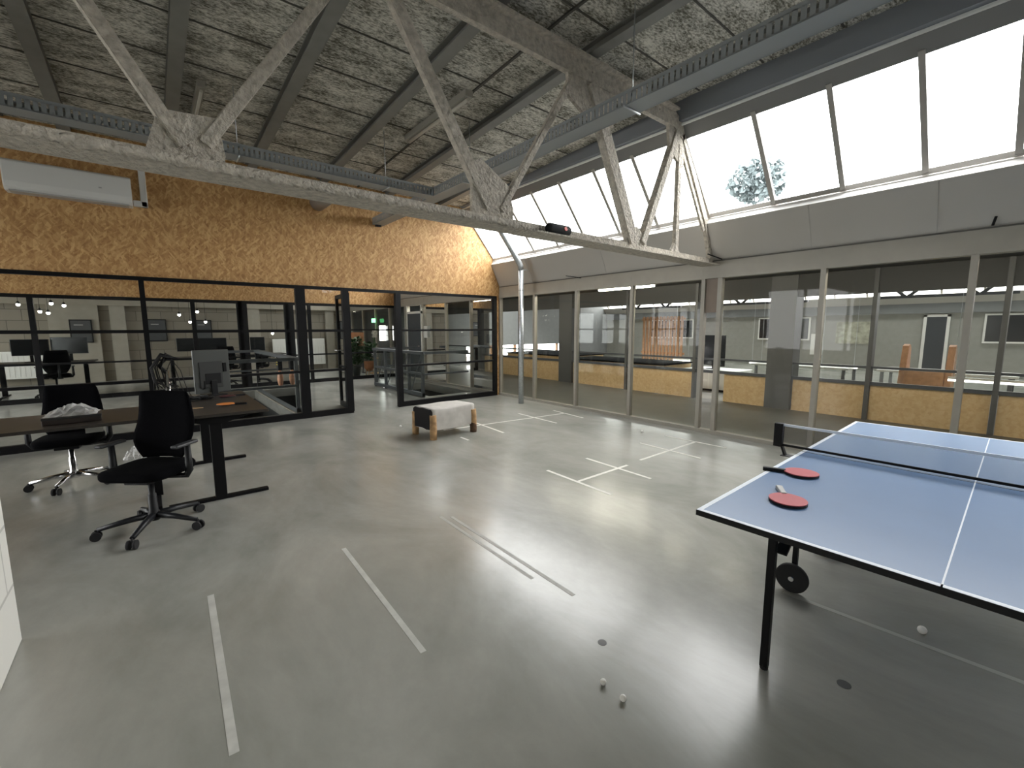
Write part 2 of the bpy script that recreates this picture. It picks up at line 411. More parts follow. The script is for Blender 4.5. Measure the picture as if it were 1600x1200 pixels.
# ------------------------------------------------------------------ skylight
GT, GB = (5.41, 3.91), (6.10, 3.075)
gd = Vector((GB[0]-GT[0], 0, GB[1]-GT[1])).normalized(); gn = Vector((gd.z*-1, 0, gd.x))  # outward normal
bars = [-5.1, -4.4, -3.7, -3.0, -2.3, -1.65, -1.0, -.35, .35, .96, 1.64, 2.35, 3.2, 3.95, 4.65, 5.38, 6.06, 6.74, 7.42, 8.11]
y = 8.11
while y < YF-.7: y += .7; bars.append(y)
hd = MB().prism([(5.30, 4.05), (5.36, 4.30), (5.46, 4.30), (5.46, 3.93), (5.41, 3.89)], 'y', YN, YF)
struct('skylight_frame', hd, plain('skylight_head', (.22, .22, .22), .55), 'grey head frame along the top of the sloping skylight', 'frame')
sb = MB()
for yb in bars:
    wd = .05 if abs(yb-3.2) > .1 else .11
    sb.bar((GT[0]-.02, yb, GT[1]+.02), (GB[0]+.02, yb, GB[1]-.02), wd, .05, up=gn)
sb.bar((GB[0]+.0, YN, GB[1]-.005), (GB[0]+.0, YF, GB[1]-.005), .03, .05)
struct('window_frame', sb, plain('bar_paint', (.40, .38, .35), .5), 'beige glazing bars of the sloping skylight', 'glazing bars')
for i in range(len(bars)-1):
    a, b = bars[i]+.02, bars[i+1]-.02
    g = MB()._add([(GT[0], a, GT[1]), (GT[0], b, GT[1]), (GB[0], b, GB[1]), (GB[0], a, GB[1])], [(0, 1, 2, 3)])
    struct('window_%d' % (i+1), g, glassS_m, 'bright sloping skylight pane above the beige glazed wall', 'skylight pane')
# sill: white ledge, inclined white panel, beige header band
sl = MB().prism([(6.03, 2.955), (6.13, 3.055), (6.16, 3.055), (6.16, 2.94), (6.06, 2.93)], 'y', YN, YF)
struct('trim_3', sl, ledge_m, 'bright white ledge under the skylight', 'ledge')
pn = MB().prism([(6.03, 2.955), (6.274, 2.475), (6.31, 2.475), (6.09, 2.955)], 'y', YN, YF)
struct('wall_right', pn, panel_m, 'smooth white inclined panel below the skylight', 'wall panel')
ps = MB()
for yy in (7.0, 5.05, 1.95, .85, -.9, -3.3):
    ps.bar((6.026, yy, 2.95), (6.272, yy, 2.478), .006, .004, up=(-.9, 0, -.4))
struct('wall_right_trim', ps, plain('panel_joint', (.42, .41, .385), .5), 'fine joints of the white inclined panel', 'joint')
hdr = MB().box(6.25, 6.36, YN, YF, 2.235, 2.475).box(6.235, 6.27, YN, YF, 2.235, 2.285)
struct('trim_4', hdr, frameB_m, 'beige header band along the top of the glazed wall', 'header')
struct('trim_5', MB().box(6.245, 6.272, YN, YF, 2.466, 2.482), plain('seam_dark', (.10, .095, .085), .6), 'dark seam between header band and inclined panel', 'seam')

# ------------------------------------------------------------------ wall B : beige glazed partition
mull = [-4.3, -3.1, -1.9, -.68, .555, 1.80, 3.03, 3.27, 4.50, 5.74, 6.92, 8.09, 9.3, 10.5, 11.75, 12.95, 14.15, 15.35, 16.55, 17.75]
mm = MB()
for yy in mull:
    wd = .055 if yy != 3.03 else .06
    mm.box(6.235, 6.315, yy-wd/2, yy+wd/2, 0, 2.24)
mm.box(6.22, 6.33, YN, YF, 0, .05)
for yy in mull[:-1]: mm.box(6.248, 6.262, yy+.02, yy+.032, 2.285, 2.475)
struct('wall_right_frame', mm, frameB_m, 'beige steel mullions and sill of the right glazed wall', 'glazed wall frame')
nwin = len(bars)
for i in range(len(mull)-1):
    a, b = mull[i]+.03, mull[i+1]-.03
    if abs(mull[i]-3.03) < .01: continue
    if abs(mull[i]-11.75) < .01: continue
    g = MB()._add([(XB, a, .05), (XB, b, .05), (XB, b, 2.24), (XB, a, 2.24)], [(0, 1, 2, 3)])
    struct('window_%d' % (nwin+i), g, glassB_m, 'tinted floor to ceiling pane of the right glazed wall', 'pane')
struct('column', B(6.27, 6.33, 3.06, 3.24, 1.76, 2.235), brown_m, 'brown infill panel in the slim gap of the glazed wall under the truss end', 'infill')
# dark door in the continuation of wall B (next room)
d = thing('door_1', 'dark grey door in the beige glazed wall of the next room', 'door', (XB, 12.35, 0)); d['kind'] = 'structure'
B(-.03, .03, -.45, .42, .02, 1.99).build('door_leaf', darkdoor_m, d)
MB().box(-.05, .05, -.52, -.45, 0, 2.24).box(-.05, .05, .42, .49, 0, 2.24).box(-.05, .05, -.52, .49, 1.99, 2.06).build('door_frame', plain('door_frame_white', (.7, .69, .65), .5), d)
MB().cyl((-.03, -.36, 1.02), (-.08, -.36, 1.02), .012, n=8).cyl((-.08, -.37, 1.02), (-.08, -.24, 1.02), .011, n=8).build('door_handle', chrome_m, d)
tag(B(6.22, 6.232, 11.50, 11.70, 1.28, 1.62).build('notice', paper_m), 'white notice on the mullion beside the dark grey door', 'notice')

# ------------------------------------------------------------------ wall A : OSB above, black glazed partition below
og = MB().prism([(XL, 2.262), (6.14, 2.262), (6.14, 0), (6.225, 0), (6.235, 2.26), (6.262, 2.47), (6.03, 2.945), (6.09, 3.06), (5.40, 3.90), (5.30, 4.04), (5.30, 4.25), (XL, 4.25)], 'y', YA-.0, YA+.11)
struct('wall_back', og, osb_m, 'OSB board wall above the black glazed partition', 'wall')
fr = MB()
def rail(mb, x0, x1, z0, z1, y0=YA-.045, y1=YA+.03): return mb.box(x0, x1, y0, y1, z0, z1)
rail(fr, XL, 6.145, 2.214, 2.266)
for (a, b) in ((XL, 2.72), (3.75, 6.12)):
    rail(fr, a, b, 1.488, 1.528); rail(fr, a, b, .792, .83); rail(fr, a, b, 0, .10)
for (a, b) in ((-4.08, -4.02), (-2.07, -2.01), (-.072, -.012), (1.925, 2.075), (2.695, 2.806), (3.70, 3.805), (6.06, 6.145)):
    rail(fr, a, b, 0, 2.25, YA-.05, YA+.035)
struct('wall_back_frame', fr, black_m, 'black steel frame of the glazed partition', 'partition frame')
nw = nwin+len(mull)
for i, (a, b) in enumerate(((XL, -4.05), (-4.05, -2.04), (-2.04, -.04), (-.04, 1.95), (2.06, 2.72), (3.8, 6.08))):
    g = MB()._add([(a, YA, .05), (b, YA, .05), (b, YA, 2.23), (a, YA, 2.23)], [(0, 1, 2, 3)])
    struct('window_%d' % (nw+i), g, glassA_m, 'clear pane of the black framed partition', 'pane')
# open glass door leaf, hinged at the left jamb and swung into the next room
d = thing('door_2', 'open black framed glass door swung into the next room', 'door', (2.83, YA+.06, 0), math.radians(-5)); d['kind'] = 'structure'
MB().box(-.025, .025, 0, .07, .01, 2.19).box(-.025, .025, .83, .9, .01, 2.19).box(-.025, .025, 0, .9, .01, .1).box(-.025, .025, 0, .9, 2.12, 2.19).box(-.02, .02, 0, .9, 1.49, 1.525).box(-.02, .02, 0, .9, .79, .825).build('door_frame', black_m, d)
MB()._add([(0, .05, .05), (0, .85, .05), (0, .85, 2.15), (0, .05, 2.15)], [(0, 1, 2, 3)]).build('door_glass', glassA_m, d)
MB().cyl((-.1, .8, 1.12), (.1, .8, 1.12), .01, n=8).cyl((-.08, .8, 1.12), (-.08, .68, 1.12), .011, n=8).cyl((.08, .8, 1.12), (.08, .68, 1.12), .011, n=8).build('door_handle', chrome_m, d)

# ------------------------------------------------------------------ second partition (y = 13.5) and third room
Y2 = 13.5
struct('wall_back_inner', MB().prism([(XL, 2.27), (6.14, 2.27), (6.262, 2.47), (6.03, 2.945), (6.09, 3.06), (5.40, 3.90), (5.30, 4.04), (5.30, 4.3), (XL, 4.3)], 'y', Y2, Y2+.1), osb_m, 'OSB board band above the second glazed partition', 'wall')
f2 = MB()
for z0, z1 in ((2.2, 2.275), (1.49, 1.53), (.79, .83), (0, .1)): f2.box(XL, 6.2, Y2-.03, Y2+.03, z0, z1)
for x in (-5.9, -3.9, -1.88, .86, 1.86, 2.98, 3.55, 6.16): f2.box(x-.045, x+.045, Y2-.035, Y2+.035, 0, 2.25)
f2.box(1.78, 2.02, Y2-.035, Y2+.035, 0, 2.25)
f2.box(2.9, 3.14, Y2-.035, Y2+.035, 0, 2.25)
struct('wall_back_inner_frame', f2, black_m, 'black steel frame of the second glazed partition', 'partition frame')
for i, (a, b) in enumerate(((XL, -1.9), (-1.85, .84), (.88, 1.8), (2.0, 2.95), (3.1, 3.5), (3.6, 6.15))):
    g = MB()._add([(a, Y2, .05), (b, Y2, .05), (b, Y2, 2.23), (a, Y2, 2.23)], [(0, 1, 2, 3)])
    struct('window_%d' % (nw+10+i), g, glassA_m, 'clear pane of the second black framed partition', 'pane')
struct('wall_far', B(XL, 6.3, YF, YF+.2, 0, 4.3), block_m, 'grey concrete block wall behind the far office', 'wall')
pr_ = MB()
for x0, x1 in ((-2.2, -1.15), (-.9, -.55), (2.62, 3.05), (5.3, 5.6)): pr_.box(x0, x1, YF-.12, YF+.01, 0, 2.5)
pr_.box(XL, 6.2, YF-.16, YF+.01, 2.25, 2.5)
struct('wall_far_trim', pr_, pier_m, 'pale concrete piers and beam on the block wall', 'pier')
struct('wall_left', MB().box(XL-.2, XL, YN, 3.4, 0, 4.3).box(XL-.2, XL, 3.4, YF, 0, .7).box(XL-.2, XL, 3.4, YF, 3.0, 4.3).box(XL-.2, XL, 7.6, 9.2, .7, 3.0).box(XL-.2, XL, 13.0, 13.9, .7, 3.0), offwhite_m)
wf = MB()
for yy in (3.45, 4.8, 6.2, 7.55, 9.25, 10.6, 11.8, 12.95, 13.95, 15.2, 16.5, 17.9): wf.box(XL-.14, XL-.06, yy-.04, yy+.04, .7, 3.0)
struct('window_left_frame', wf, frameB_m, 'window frames in the far left wall', 'window frame')
for i, (a, b) in enumerate(((3.4, 7.6), (9.2, 13.0), (13.9, 18.))):
    g = MB()._add([(XL-.1, a, .7), (XL-.1, b, .7), (XL-.1, b, 3.0), (XL-.1, a, 3.0)], [(0, 1, 2, 3)])
    struct('window_%d' % (nw+20+i), g, glassS_m, 'window in the far left wall', 'pane')
struct('wall_front', B(XL, 6.4, YN-.2, YN, 0, 4.4), grey_m)
struct('wall_side', B(-.92, -.62, YN, 3.12, 0, 4.3), blockw_m, 'white painted block wall at the left edge', 'wall', bevel=.006)

# ------------------------------------------------------------------ roof truss
yw = 3.18
t = thing('roof_truss', 'rough coated beige roof truss with zigzag members above the room', 'truss', (0, yw, 2.41))
def tz(x, z): return (x, 0, z-2.41)
ch = MB()
ch.box(2.7, 6.26, -.13, .13, 0, .014)                         # bare bottom flange at the right
ch.box(2.7, 6.26, -.022, .022, .014, .095)                    # web
ch.box(-7., 2.75, -.125, .13, .004, .060)                     # thickly coated part at the left
ch.box(-7., 2.75, -.022, .022, .05, .095)
rnd = random.Random(3)
n_ = 420; vs = []                                             # ragged sprayed lip on the front face
for i in range(n_+1):
    x = -7.+9.78*i/n_
    lo = -.002-rnd.random()**3*.016; hi = .060+rnd.uniform(-.004, .006); mid = .03+rnd.uniform(-.006, .006)
    vs += [(x, -.120, lo+.012), (x, -.130+rnd.uniform(-.004, .002), lo), (x, -.137+rnd.uniform(-.006, .004), mid), (x, -.132+rnd.uniform(-.004, .004), hi-.006), (x, -.116, hi)]
ch._add(vs, [(i*5+j, i*5+j+1, i*5+j+6, i*5+j+5) for i in range(n_) for j in range(4)], True)
ch.build('bottom_chord', truss_m, t)
tcb = MB().box(-7., 5.12, -.03, .03, 3.965-2.41, 4.15-2.41).box(-7., 5.12, -.10, .10, 4.128-2.41, 4.15-2.41)
tcb.prism([(5.12, 3.965-2.41), (5.36, 3.85-2.41), (5.40, 4.02-2.41), (5.12, 4.15-2.41)], 'y', -.03, .03)
tcb.build('top_chord', truss_m, t)
def diag(a, b, wd, dp=.09):
    a3, b3 = Vector(tz(*a)), Vector(tz(*b)); dv = (b3-a3).normalized(); up = Vector((0, 1, 0)).cross(dv)
    m_ = MB(); m_.bar(a3, b3, dp*.28, wd, up=up)
    m_.bar(a3+up*(wd/2)*0+Vector((0, -dp/2, 0)), b3+Vector((0, -dp/2, 0)), .012, wd, up=up)
    m_.bar(a3+up*(-wd/2), b3+up*(-wd/2), dp, .012, up=up)
    m_.build('diagonal', truss_m, t)
diag((.235, 2.55), (-.62, 3.98), .06, .06)
diag((.33, 2.58), (1.27, 4.0), .062, .055)
diag((2.34, 2.56), (1.43, 4.0), .085, .06)
diag((2.47, 2.56), (3.38, 3.97), .05, .05)
diag((4.38, 2.52), (3.62, 3.97), .14, .08)
diag((4.56, 2.53), (5.22, 3.93), .085, .07)
diag((-2.0, 2.55), (-.80, 3.98), .10); diag((-2.1, 2.55), (-3.2, 3.98), .1)
MB().bar(tz(5.30, 2.5), tz(5.30, 3.80), .05, .07, up=(1, 0, 0)).build('post', truss_m, t)
ep = MB().bar(tz(5.35, 3.93), tz(6.03, 2.96), .09, .06, up=(0, 1, 0)).bar(tz(6.02, 2.98), tz(6.235, 2.46), .09, .05, up=(0, 1, 0)).bar(tz(5.36, 3.75), tz(5.99, 2.86), .05, .03, up=(0, 1, 0))
ep.build('end_post', truss_m, t)
for poly in ([(.06, 2.50), (.11, 2.66), (.14, 2.72), (.40, 2.74), (.425, 2.54), (.42, 2.50)], [(2.16, 2.50), (2.17, 2.9), (2.25, 2.95), (2.55, 2.78), (2.60, 2.60), (2.60, 2.50)],
             [(4.26, 2.50), (4.28, 2.62), (4.45, 2.70), (4.62, 2.60), (4.66, 2.50)], [(3.28, 3.97), (3.29, 3.76), (3.6, 3.62), (3.98, 3.64), (3.95, 3.97)],
             [(5.02, 3.97), (5.06, 3.70), (5.2, 3.62), (5.38, 3.55), (5.40, 3.95)], [(5.18, 2.50), (5.26, 2.62), (5.32, 2.62), (5.38, 2.50)]):
    MB().prism([(p[0], p[1]-2.41) for p in poly], 'y', -.018, .018).build('gusset', truss_m, t)
for x in (2.66, 2.78, 3.52, 3.62, 4.72, 4.8): MB().cyl((x, -.045, 4.06-2.41), (x, -.028, 4.06-2.41), .011, n=8).build('bolt', truss_m, t)

# speaker on the truss chord
s = thing('bluetooth_speaker', 'small black cylindrical speaker with red badge on the truss chord', 'speaker', (3.11, 3.10, 2.426), 0)
MB().tube([(-.15, 0, .05), (-.135, 0, .05), (-.12, 0, .05), (.12, 0, .05), (.135, 0, .05), (.15, 0, .05)], [.030, .044, .049, .049, .044, .030], 18).build('body', plain('speaker_fabric', (.02, .022, .024), .8, bump=.4, bscale=300.), s)
MB().cyl((.05, -.0475, .055), (.05, -.053, .056), .02, n=12).build('badge', redlogo_m, s)

# ------------------------------------------------------------------ cable trays, hanging rods, lights
def tray(name, label, a, b):
    t_ = thing(name, label, 'cable tray', a)
    v = Vector(b)-Vector(a); dv = v.normalized(); sd = Vector((-dv.y, dv.x, 0))
    MB().bar((0, 0, 0), v, .20, .006).build('tray_base', tray_m, t_)
    for q in (-1, 1):
        m_ = MB(); o = sd*(.10*q); n = int(v.length/.05)
        m_.bar(o+Vector((0, 0, .0)), v+o+Vector((0, 0, .0)), .004, .012).bar(o+Vector((0, 0, .10)), v+o+Vector((0, 0, .10)), .004, .03)
        for i in range(n): p = dv*(i*.05+.012)+o; m_.bar(p+Vector((0, 0, .045)), p+dv*.034+Vector((0, 0, .045)), .004, .09)
        m_.build('tray_side', tray_m, t_)
    return t_
tr = tray('cable_tray', 'grey perforated cable tray running from above the table to the OSB wall', (3.42, -4., 3.44), (3.42, 8.1, 3.44))
B(-.05, .05, 12.06, 12.11, -.03, .03).build('wall_bracket', black_m, tr)
tr2 = tray('cable_tray', 'grey perforated cable tray running left along the OSB wall', (3.315, 5.92, 3.43), (-6.5, 5.92, 3.43))
MB().prism([(-.03, -.1), (.003, -.1), (.003, .1), (-.03, .1)], 'z', .0045, .0095).build('tray_joint', tray_m, tr2)
for own, dx, dy in ((tr, 0, 6.52), (tr, 0, 9.05), (tr2, -.68, 0), (tr2, -2.4, 0)):
    r_ = MB().cyl((dx, dy, -.02), (dx, dy, .84), .005, n=6).build('hanging_rod', galv_m, own)
    along = (0, .12, 0) if own is tr2 else (.12, 0, 0)
    MB().box(dx-.02, dx+.02, dy-.02, dy+.02, .11, .15).cyl((dx-along[0], dy-along[1], -.012), (dx+along[0], dy+along[1], -.012), .008, n=6).build('clamp', galv_m, r_)
# fluorescent fitting under the ceiling
lt = thing('ceiling_light', 'slim unlit batten light fitting under the ceiling near the tray bend', 'light', (2.95, 5.1, zc(5.9)-.126))
B(-.05, .05, -.75, .75, .05, .12).build('housing', plain('batten_housing', (.34, .33, .29), .5), lt)
MB().cyl((0, -.72, .03), (0, .72, .03), .02, n=10).build('tube', plain('tube_off', (.55, .53, .46), .3), lt)
lt2 = thing('ceiling_light', 'slim unlit batten light fitting at the left behind the truss joint', 'light', (.62, 6.4, zc(7.)-.126))
B(-.035, .035, -.55, .55, .05, .12).build('housing', MAT['batten_housing'], lt2)
MB().cyl((0, -.5, .03), (0, .5, .03), .016, n=10).build('tube', MAT['tube_off'], lt2)
# duct stub through the OSB wall
du = thing('duct', 'grey round duct sticking out of the OSB wall under the truss', 'duct', (2.38, YA+.01, 3.66))
MB().cyl((0, .0, 0), (0, -.75, 0), .13, n=24).build('duct_pipe', plain('duct_grey', (.25, .235, .215), .5), du)
MB().cyl((0, -.752, 0), (0, -.757, 0), .12, n=24).build('duct_opening', void_m, du)

# ------------------------------------------------------------------ air conditioner on the OSB wall
ac = thing('air_conditioner', 'long white wall air conditioner on the OSB wall', 'air conditioner', (-.60, YA+.004, 3.17))
prof = [(0, 0), (-.17, .0), (-.215, .04), (-.23, .1), (-.23, .33), (-.20, .355), (0, .36)]
MB().prism(prof, 'x', -.59, .56).build('body', white_m, ac, .012)
B(-.55, .52, -.20, -.05, -.006, .012).build('louvre', plain('louvre_grey', (.45, .45, .44), .5), ac, .003)
B(.24, .27, -.236, -.228, .16, .175).build('badge', plain('ac_badge', (.4, .4, .4), .4), ac)
td = thing('pipe_trunking', 'white plastic pipe trunking beside the air conditioner', 'trunking', (.055, YA+.004, 3.22))
MB().box(-.01, .065, -.06, -.001, -.02, .50).box(-.09, .065, -.06, -.001, -.02, .06).build('trunking_cover', white_m, td, .012)

# ------------------------------------------------------------------ galvanised down pipe
dp = thing('downpipe', 'galvanised metal downpipe standing by the corner of the glazed wall', 'pipe', (5.84, 6.86, 0))
MB().tube([(0, 0, 0), (0, 0, 2.70)], .052, 20).build('pipe', galv_m, dp)
MB().tube([(0, 0, 2.70), (-.02, 0, 2.78), (-.06, 0, 2.84), (-.52, 0, 3.40), (-.62, 0, 3.55)], [.056, .058, .057, .052, .052], 20).build('elbow', galv_m, dp)
plain('galv_seam', (.4, .42, .43), .4, metal=.8)
for z in (.55, 1.15, 1.75, 2.3): MB().lathe([(.0525, -.006), (.0545, 0), (.0525, .006)], (0, 0, z)).build('seam', MAT['galv_seam'], dp)
MB().bar((0, .05, 2.70), (.2, .05, 2.72), .02, .02).build('pipe_bracket', galv_m, dp)

# black window stays on the header
for (a, b, lb) in (((6.02, 5.80, 2.50), (6.24, 5.62, 2.46), 'black window stay sticking out above the glazed wall left of the truss'), ((6.10, 3.16, 2.56), (6.24, 3.02, 2.485), 'black window stay above the glazed wall at the truss end'), ((6.215, .463, 2.485), (6.18, .445, 2.56), 'short black window hook above the glazed wall at the right')):
    o = MB().bar(a, b, .018, .012).build('window_stay', black_m); tag(o, lb, 'window stay')

# ------------------------------------------------------------------ floor tape and marks
def strip(mb, a, b, wd, z=.0015):
    a = Vector((a[0], a[1], 0)); b = Vector((b[0], b[1], 0)); d_ = (b-a).normalized(); s_ = Vector((-d_.y, d_.x, 0))*(wd/2)
    vs = [a-s_, b-s_, b+s_, a+s_]; vs = [(v.x, v.y, 0.) for v in vs]+[(v.x, v.y, z) for v in vs]
    mb._add(vs, [(3, 2, 1, 0), (4, 5, 6, 7), (0, 1, 5, 4), (1, 2, 6, 5), (2, 3, 7, 6), (3, 0, 4, 7)])
def tapes(name, label, segs, mat, wd=.035):
    mb = MB()
    for i, (a, b) in enumerate(segs): strip(mb, a, b, wd, .0012+.0003*i)
    tag(mb.build(name, mat), label, 'floor tape', None, 'structure')
tapes('floor_marking', 'white tape lines on the floor behind the stool', [((3.35, 5.76), (5.72, 5.52)), ((5.78, 5.85), (5.68, 5.02)), ((5.08, 6.05), (5.03, 5.01)), ((4.03, 5.92), (3.95, 5.04)), ((3.31, 5.22), (3.30, 5.0))], tape_m)
tapes('floor_marking', 'white tape figure on the floor in the middle of the room', [((3.21, 2.906), (4.06, 2.913)), ((3.235, 3.36), (3.20, 2.466)), ((3.905, 3.39), (3.868, 2.484))], tape_m)
tapes('floor_marking', 'white tape figure on the floor near the glazed wall', [((4.33, 2.935), (5.60, 2.949)), ((5.0, 3.4), (4.95, 2.52)), ((5.62, 3.4), (5.64, 2.537))], tape_m)
tapes('floor_marking', 'long worn tape line on the floor left of centre', [((.934, 3.03), (.89, 1.766))], tapef_m, .03)
tapes('floor_marking', 'worn tape line nearest the left painted wall', [((.148, 2.966), (.113, 1.747))], tapef_m, .033)
tapes('floor_marking', 'faint double tape trace in the middle of the floor', [((1.73, 3.06), (1.71, 1.9)), ((1.80, 3.0), (1.78, 1.62))], scuff_m, .026)
tapes('floor_marking', 'faint tape trace under the table', [((2.75, .86), (2.85, -.4))], plain('faint_trace', (.385, .38, .35), .35), .03)
for (x, yy, r_, lb) in ((1.602, 1.265, .022, 'dark round plug in the floor in front of the table'), (2.21, .433, .026, 'dark round plug in the floor under the table')):
    o = MB().lathe([(r_, 0), (r_, .0012)], (x, yy, 0), 16).build('floor_plug', stain_m); tag(o, lb, 'floor plug', None, 'structure')

# ------------------------------------------------------------------ table tennis table
tt = thing('table_tennis_table', 'blue folding table tennis table with net', 'table', (1.765, .905, 0), .0275)
TL, TW, TH = 2.74, 1.525, .76
for i, x0 in enumerate((0, TL/2+.004)):
    tp = B(x0, x0+TL/2-.004, -TW, 0, TH-.019, TH+.0002).build('tabletop', tblue_m, tt, .003)
    ln = MB(); z0, z1 = TH+.0002, TH+.0008
    ln.box(x0, x0+TL/2-.004, -.02, 0, z0, z1).box(x0, x0+TL/2-.004, -TW, -TW+.02, z0, z1).box(x0, x0+TL/2-.004, -TW/2-.0025, -TW/2+.0025, z0, z1)
    if i == 0: ln.box(0, .02, -TW+.02, -.02, z0, z1)
    else: ln.box(TL-.02, TL, -TW+.02, -.02, z0, z1)
    ln.build('line', tline_m, tp)
    za, zb = TH-.024, TH-.0005; e_ = .0015
    ap = MB().box(x0-e_, x0+.016, -TW-e_, e_, za, zb).box(x0+TL/2-.020, x0+TL/2-.004+e_, -TW-e_, e_, za, zb).box(x0+.016, x0+TL/2-.02, -.016, e_, za, zb).box(x0+.016, x0+TL/2-.02, -TW-e_, -TW+.016, za, zb)
    ap.build('apron', plastic_m, tp)
for (lx, ly) in ((.27, -.22), (.27, -TW+.22), (TL-.27, -.22), (TL-.27, -TW+.22)):
    lg = B(lx-.016, lx+.016, ly-.016, ly+.016, .012, TH-.045).build('leg', black_m, tt, .003)
    MB().lathe([(.017, 0), (.018, .012), (.0165, .016), (.016, .03)], (lx, ly, 0), 12).build('foot', rubber_m, lg)
for x0 in (.27, TL-.27):
    sg = 1 if x0 < 1 else -1
    for ly in (-.25, -TW+.25): MB().bar((x0+.01*sg, ly, .56), (x0+.30*sg, ly, TH-.03), .012, .045, up=(0, 1, 0)).build('brace', black_m, tt)
for x0 in (1.06, TL-1.06):
    for ly in (-.08, -TW+.08):
        lg = B(x0-.014, x0+.014, ly-.03, ly-.005, .10, TH-.045).build('leg', black_m, tt)
        wh = MB(); yy = ly-.0175; xw = x0-.035 if x0 < 1.3 else x0+.035
        wh.cyl((xw-.016, yy, .085), (xw+.016, yy, .085), .085, n=28); w_ = wh.build('wheel', rubber_m, tt, .006)
        MB().cyl((xw-.022, yy, .085), (xw+.022, yy, .085), .014, n=10).build('hub', chrome_m, w_)
        MB().bar((x0, ly-.02, .55), (x0-.3 if x0 < 1.3 else x0+.3, ly-.02, TH-.05), .02, .02).build('brace', black_m, tt)
nx = TL/2+.035
B(nx-.001, nx+.001, -TW-.12, .12, TH+.004, TH+.140).build('net', net_m, tt)
B(nx-.004, nx+.004, -TW-.12, .14, TH+.138, TH+.153).build('net_tape', tline_m, tt)
B(nx-.004, nx+.004, -TW-.12, .14, TH+.006, TH+.02).build('net_cord', black_m, tt)
for sgn, y0 in ((1, .12), (-1, -TW-.12)):
    ps_ = B(nx-.02, nx+.02, y0-.012 if sgn < 0 else y0, y0+.05 if sgn > 0 else y0+.012, TH-.0, TH+.155).build('net_post', black_m, tt, .003)
    MB().box(nx-.03, nx+.03, min(y0, y0-.16*sgn), max(y0, y0-.16*sgn), TH-.055, TH-.051).bar((nx, y0, TH), (nx, y0-.02*sgn, TH-.053), .03, .012).build('clamp', black_m, ps_)

def bat(label, loc, rz, rub, handle, tilt=0.):
    b_ = thing('table_tennis_bat', label, 'table tennis bat', loc, rz); b_.rotation_euler = (tilt, 0, rz)
    K = 40; out = []
    for k in range(K):
        a = 2*PI*k/K; r_ = 1.; x = .075*math.sin(a); yv = .08*math.cos(a)
        if yv < -.055: x *= .95
        out.append((x, yv))
    MB().prism(out, 'z', .004, .010).build('blade', plastic_m, b_)
    MB().prism(out, 'z', .010, .014).build('rubber', rub, b_)
    MB().prism(out, 'z', 0, .004).build('rubber', rubber_m, b_)
    h = MB().prism([(-.013, -.07), (.013, -.07), (.012, -.10), (.014, -.165), (.016, -.178), (-.016, -.178), (-.014, -.165), (-.012, -.10)], 'z', -.004, .018)
    h.build('handle', handle, b_, .005)
    return b_
bat('red table tennis bat with black handle hanging over the table edge', (2.625, .782, .7612), math.radians(-159), red_m, plastic_m)
bat('red table tennis bat with pale handle, nearer the table end', (2.155, .685, .7612), math.radians(121), red_m, plain('grip_grey', (.5, .5, .5), .5))
for x, yy, lb in ((2.925, 6.353, 'white table tennis ball on the floor left of the stool'), (5.529, 3.73, 'white table tennis ball on the floor near the slim gap of the glazed wall'), (2.90, .28, 'white table tennis ball lying in the shadow under the table'), (1.40, 1.095, 'white table tennis ball on the open floor, upper of the near pair'), (1.397, .988, 'white table tennis ball on the open floor, lower of the near pair')):
    r_ = .02 if x != 1.40 and x != 1.397 else .014
    o = MB().sphere((0, 0, 0), r_).build('table_tennis_ball', ball_m); o.location = (x, yy, r_); tag(o, lb, 'ball', 'table tennis balls on the floor')

# ------------------------------------------------------------------ cowhide stool
st = thing('cowhide_stool', 'low stool with pale cowhide cover and four log legs', 'stool', (3.27, 5.60, 0), math.radians(4))
rn = random.Random(5)
for i, (x, yy) in enumerate(((-.345, -.235), (.36, -.235), (-.345, .235), (.36, .235))):
    lg_ = MB().tube([(x, yy, 0), (x+rn.uniform(-.006, .006), yy, .12), (x+rn.uniform(-.006, .006), yy, .25), (x, yy, .345)], [.048, .05, .047, .046], 14).build('leg', log_m, st)
    if i == 1: MB().tube([(x, yy, .001), (x+.003, yy-.001, .06), (x-.002, yy, .12), (x+.004, yy, .17)], [.0505, .0525, .052, .042], 14).build('bark', logend_m, lg_)
def hide(x0, x1):
    mb = MB(); K = 14; J = 16; vs = []
    # rounded upholstered block: cross-section across y swept along x
    prof = []
    yh, zb, zt = .245, .125, .43
    for j in range(J+1):
        u = j/J
        if u < .3: prof.append((-yh, zb+(zt-.035-zb)*u/.3))
        elif u > .7: prof.append((yh, zt-.035-(zt-.035-zb)*(u-.7)/.3))
        else:
            a = PI*(u-.3)/.4; prof.append((-yh*math.copysign(abs(math.cos(a))**.25, math.cos(a)), zt-.035+.035*math.sin(a)**.4))
    for i in range(K+1):
        x = x0+(x1-x0)*i/K
        for (yy, z) in prof:
            ww = .004*math.sin(13*x+9*z)+.004*math.sin(23*x*yy+17*z)
            vs.append((x, yy*(1+ww), z+.006*math.sin(9*x+4*yy)))
    n = J+1
    mb._add(vs, [(i*n+j, i*n+j+1, (i+1)*n+j+1, (i+1)*n+j) for i in range(K) for j in range(J)], True)
    mb.f.append(tuple(range(n))); mb.sm.append(False); mb.f.append(tuple(K*n+j for j in range(n-1, -1, -1))); mb.sm.append(False)
    return mb
hide(-.355, .375).build('cover', hide_m, st)
MB().prism([(-.235, .14), (-.1, .125), (.0, .14), (.235, .13), (.242, .395), (.2, .42), (.1, .416), (.0, .425), (-.15, .418), (-.21, .42), (-.242, .39)], 'x', -.375, -.35).build('side_panel', hideb_m, st, .006)
tag_o = st

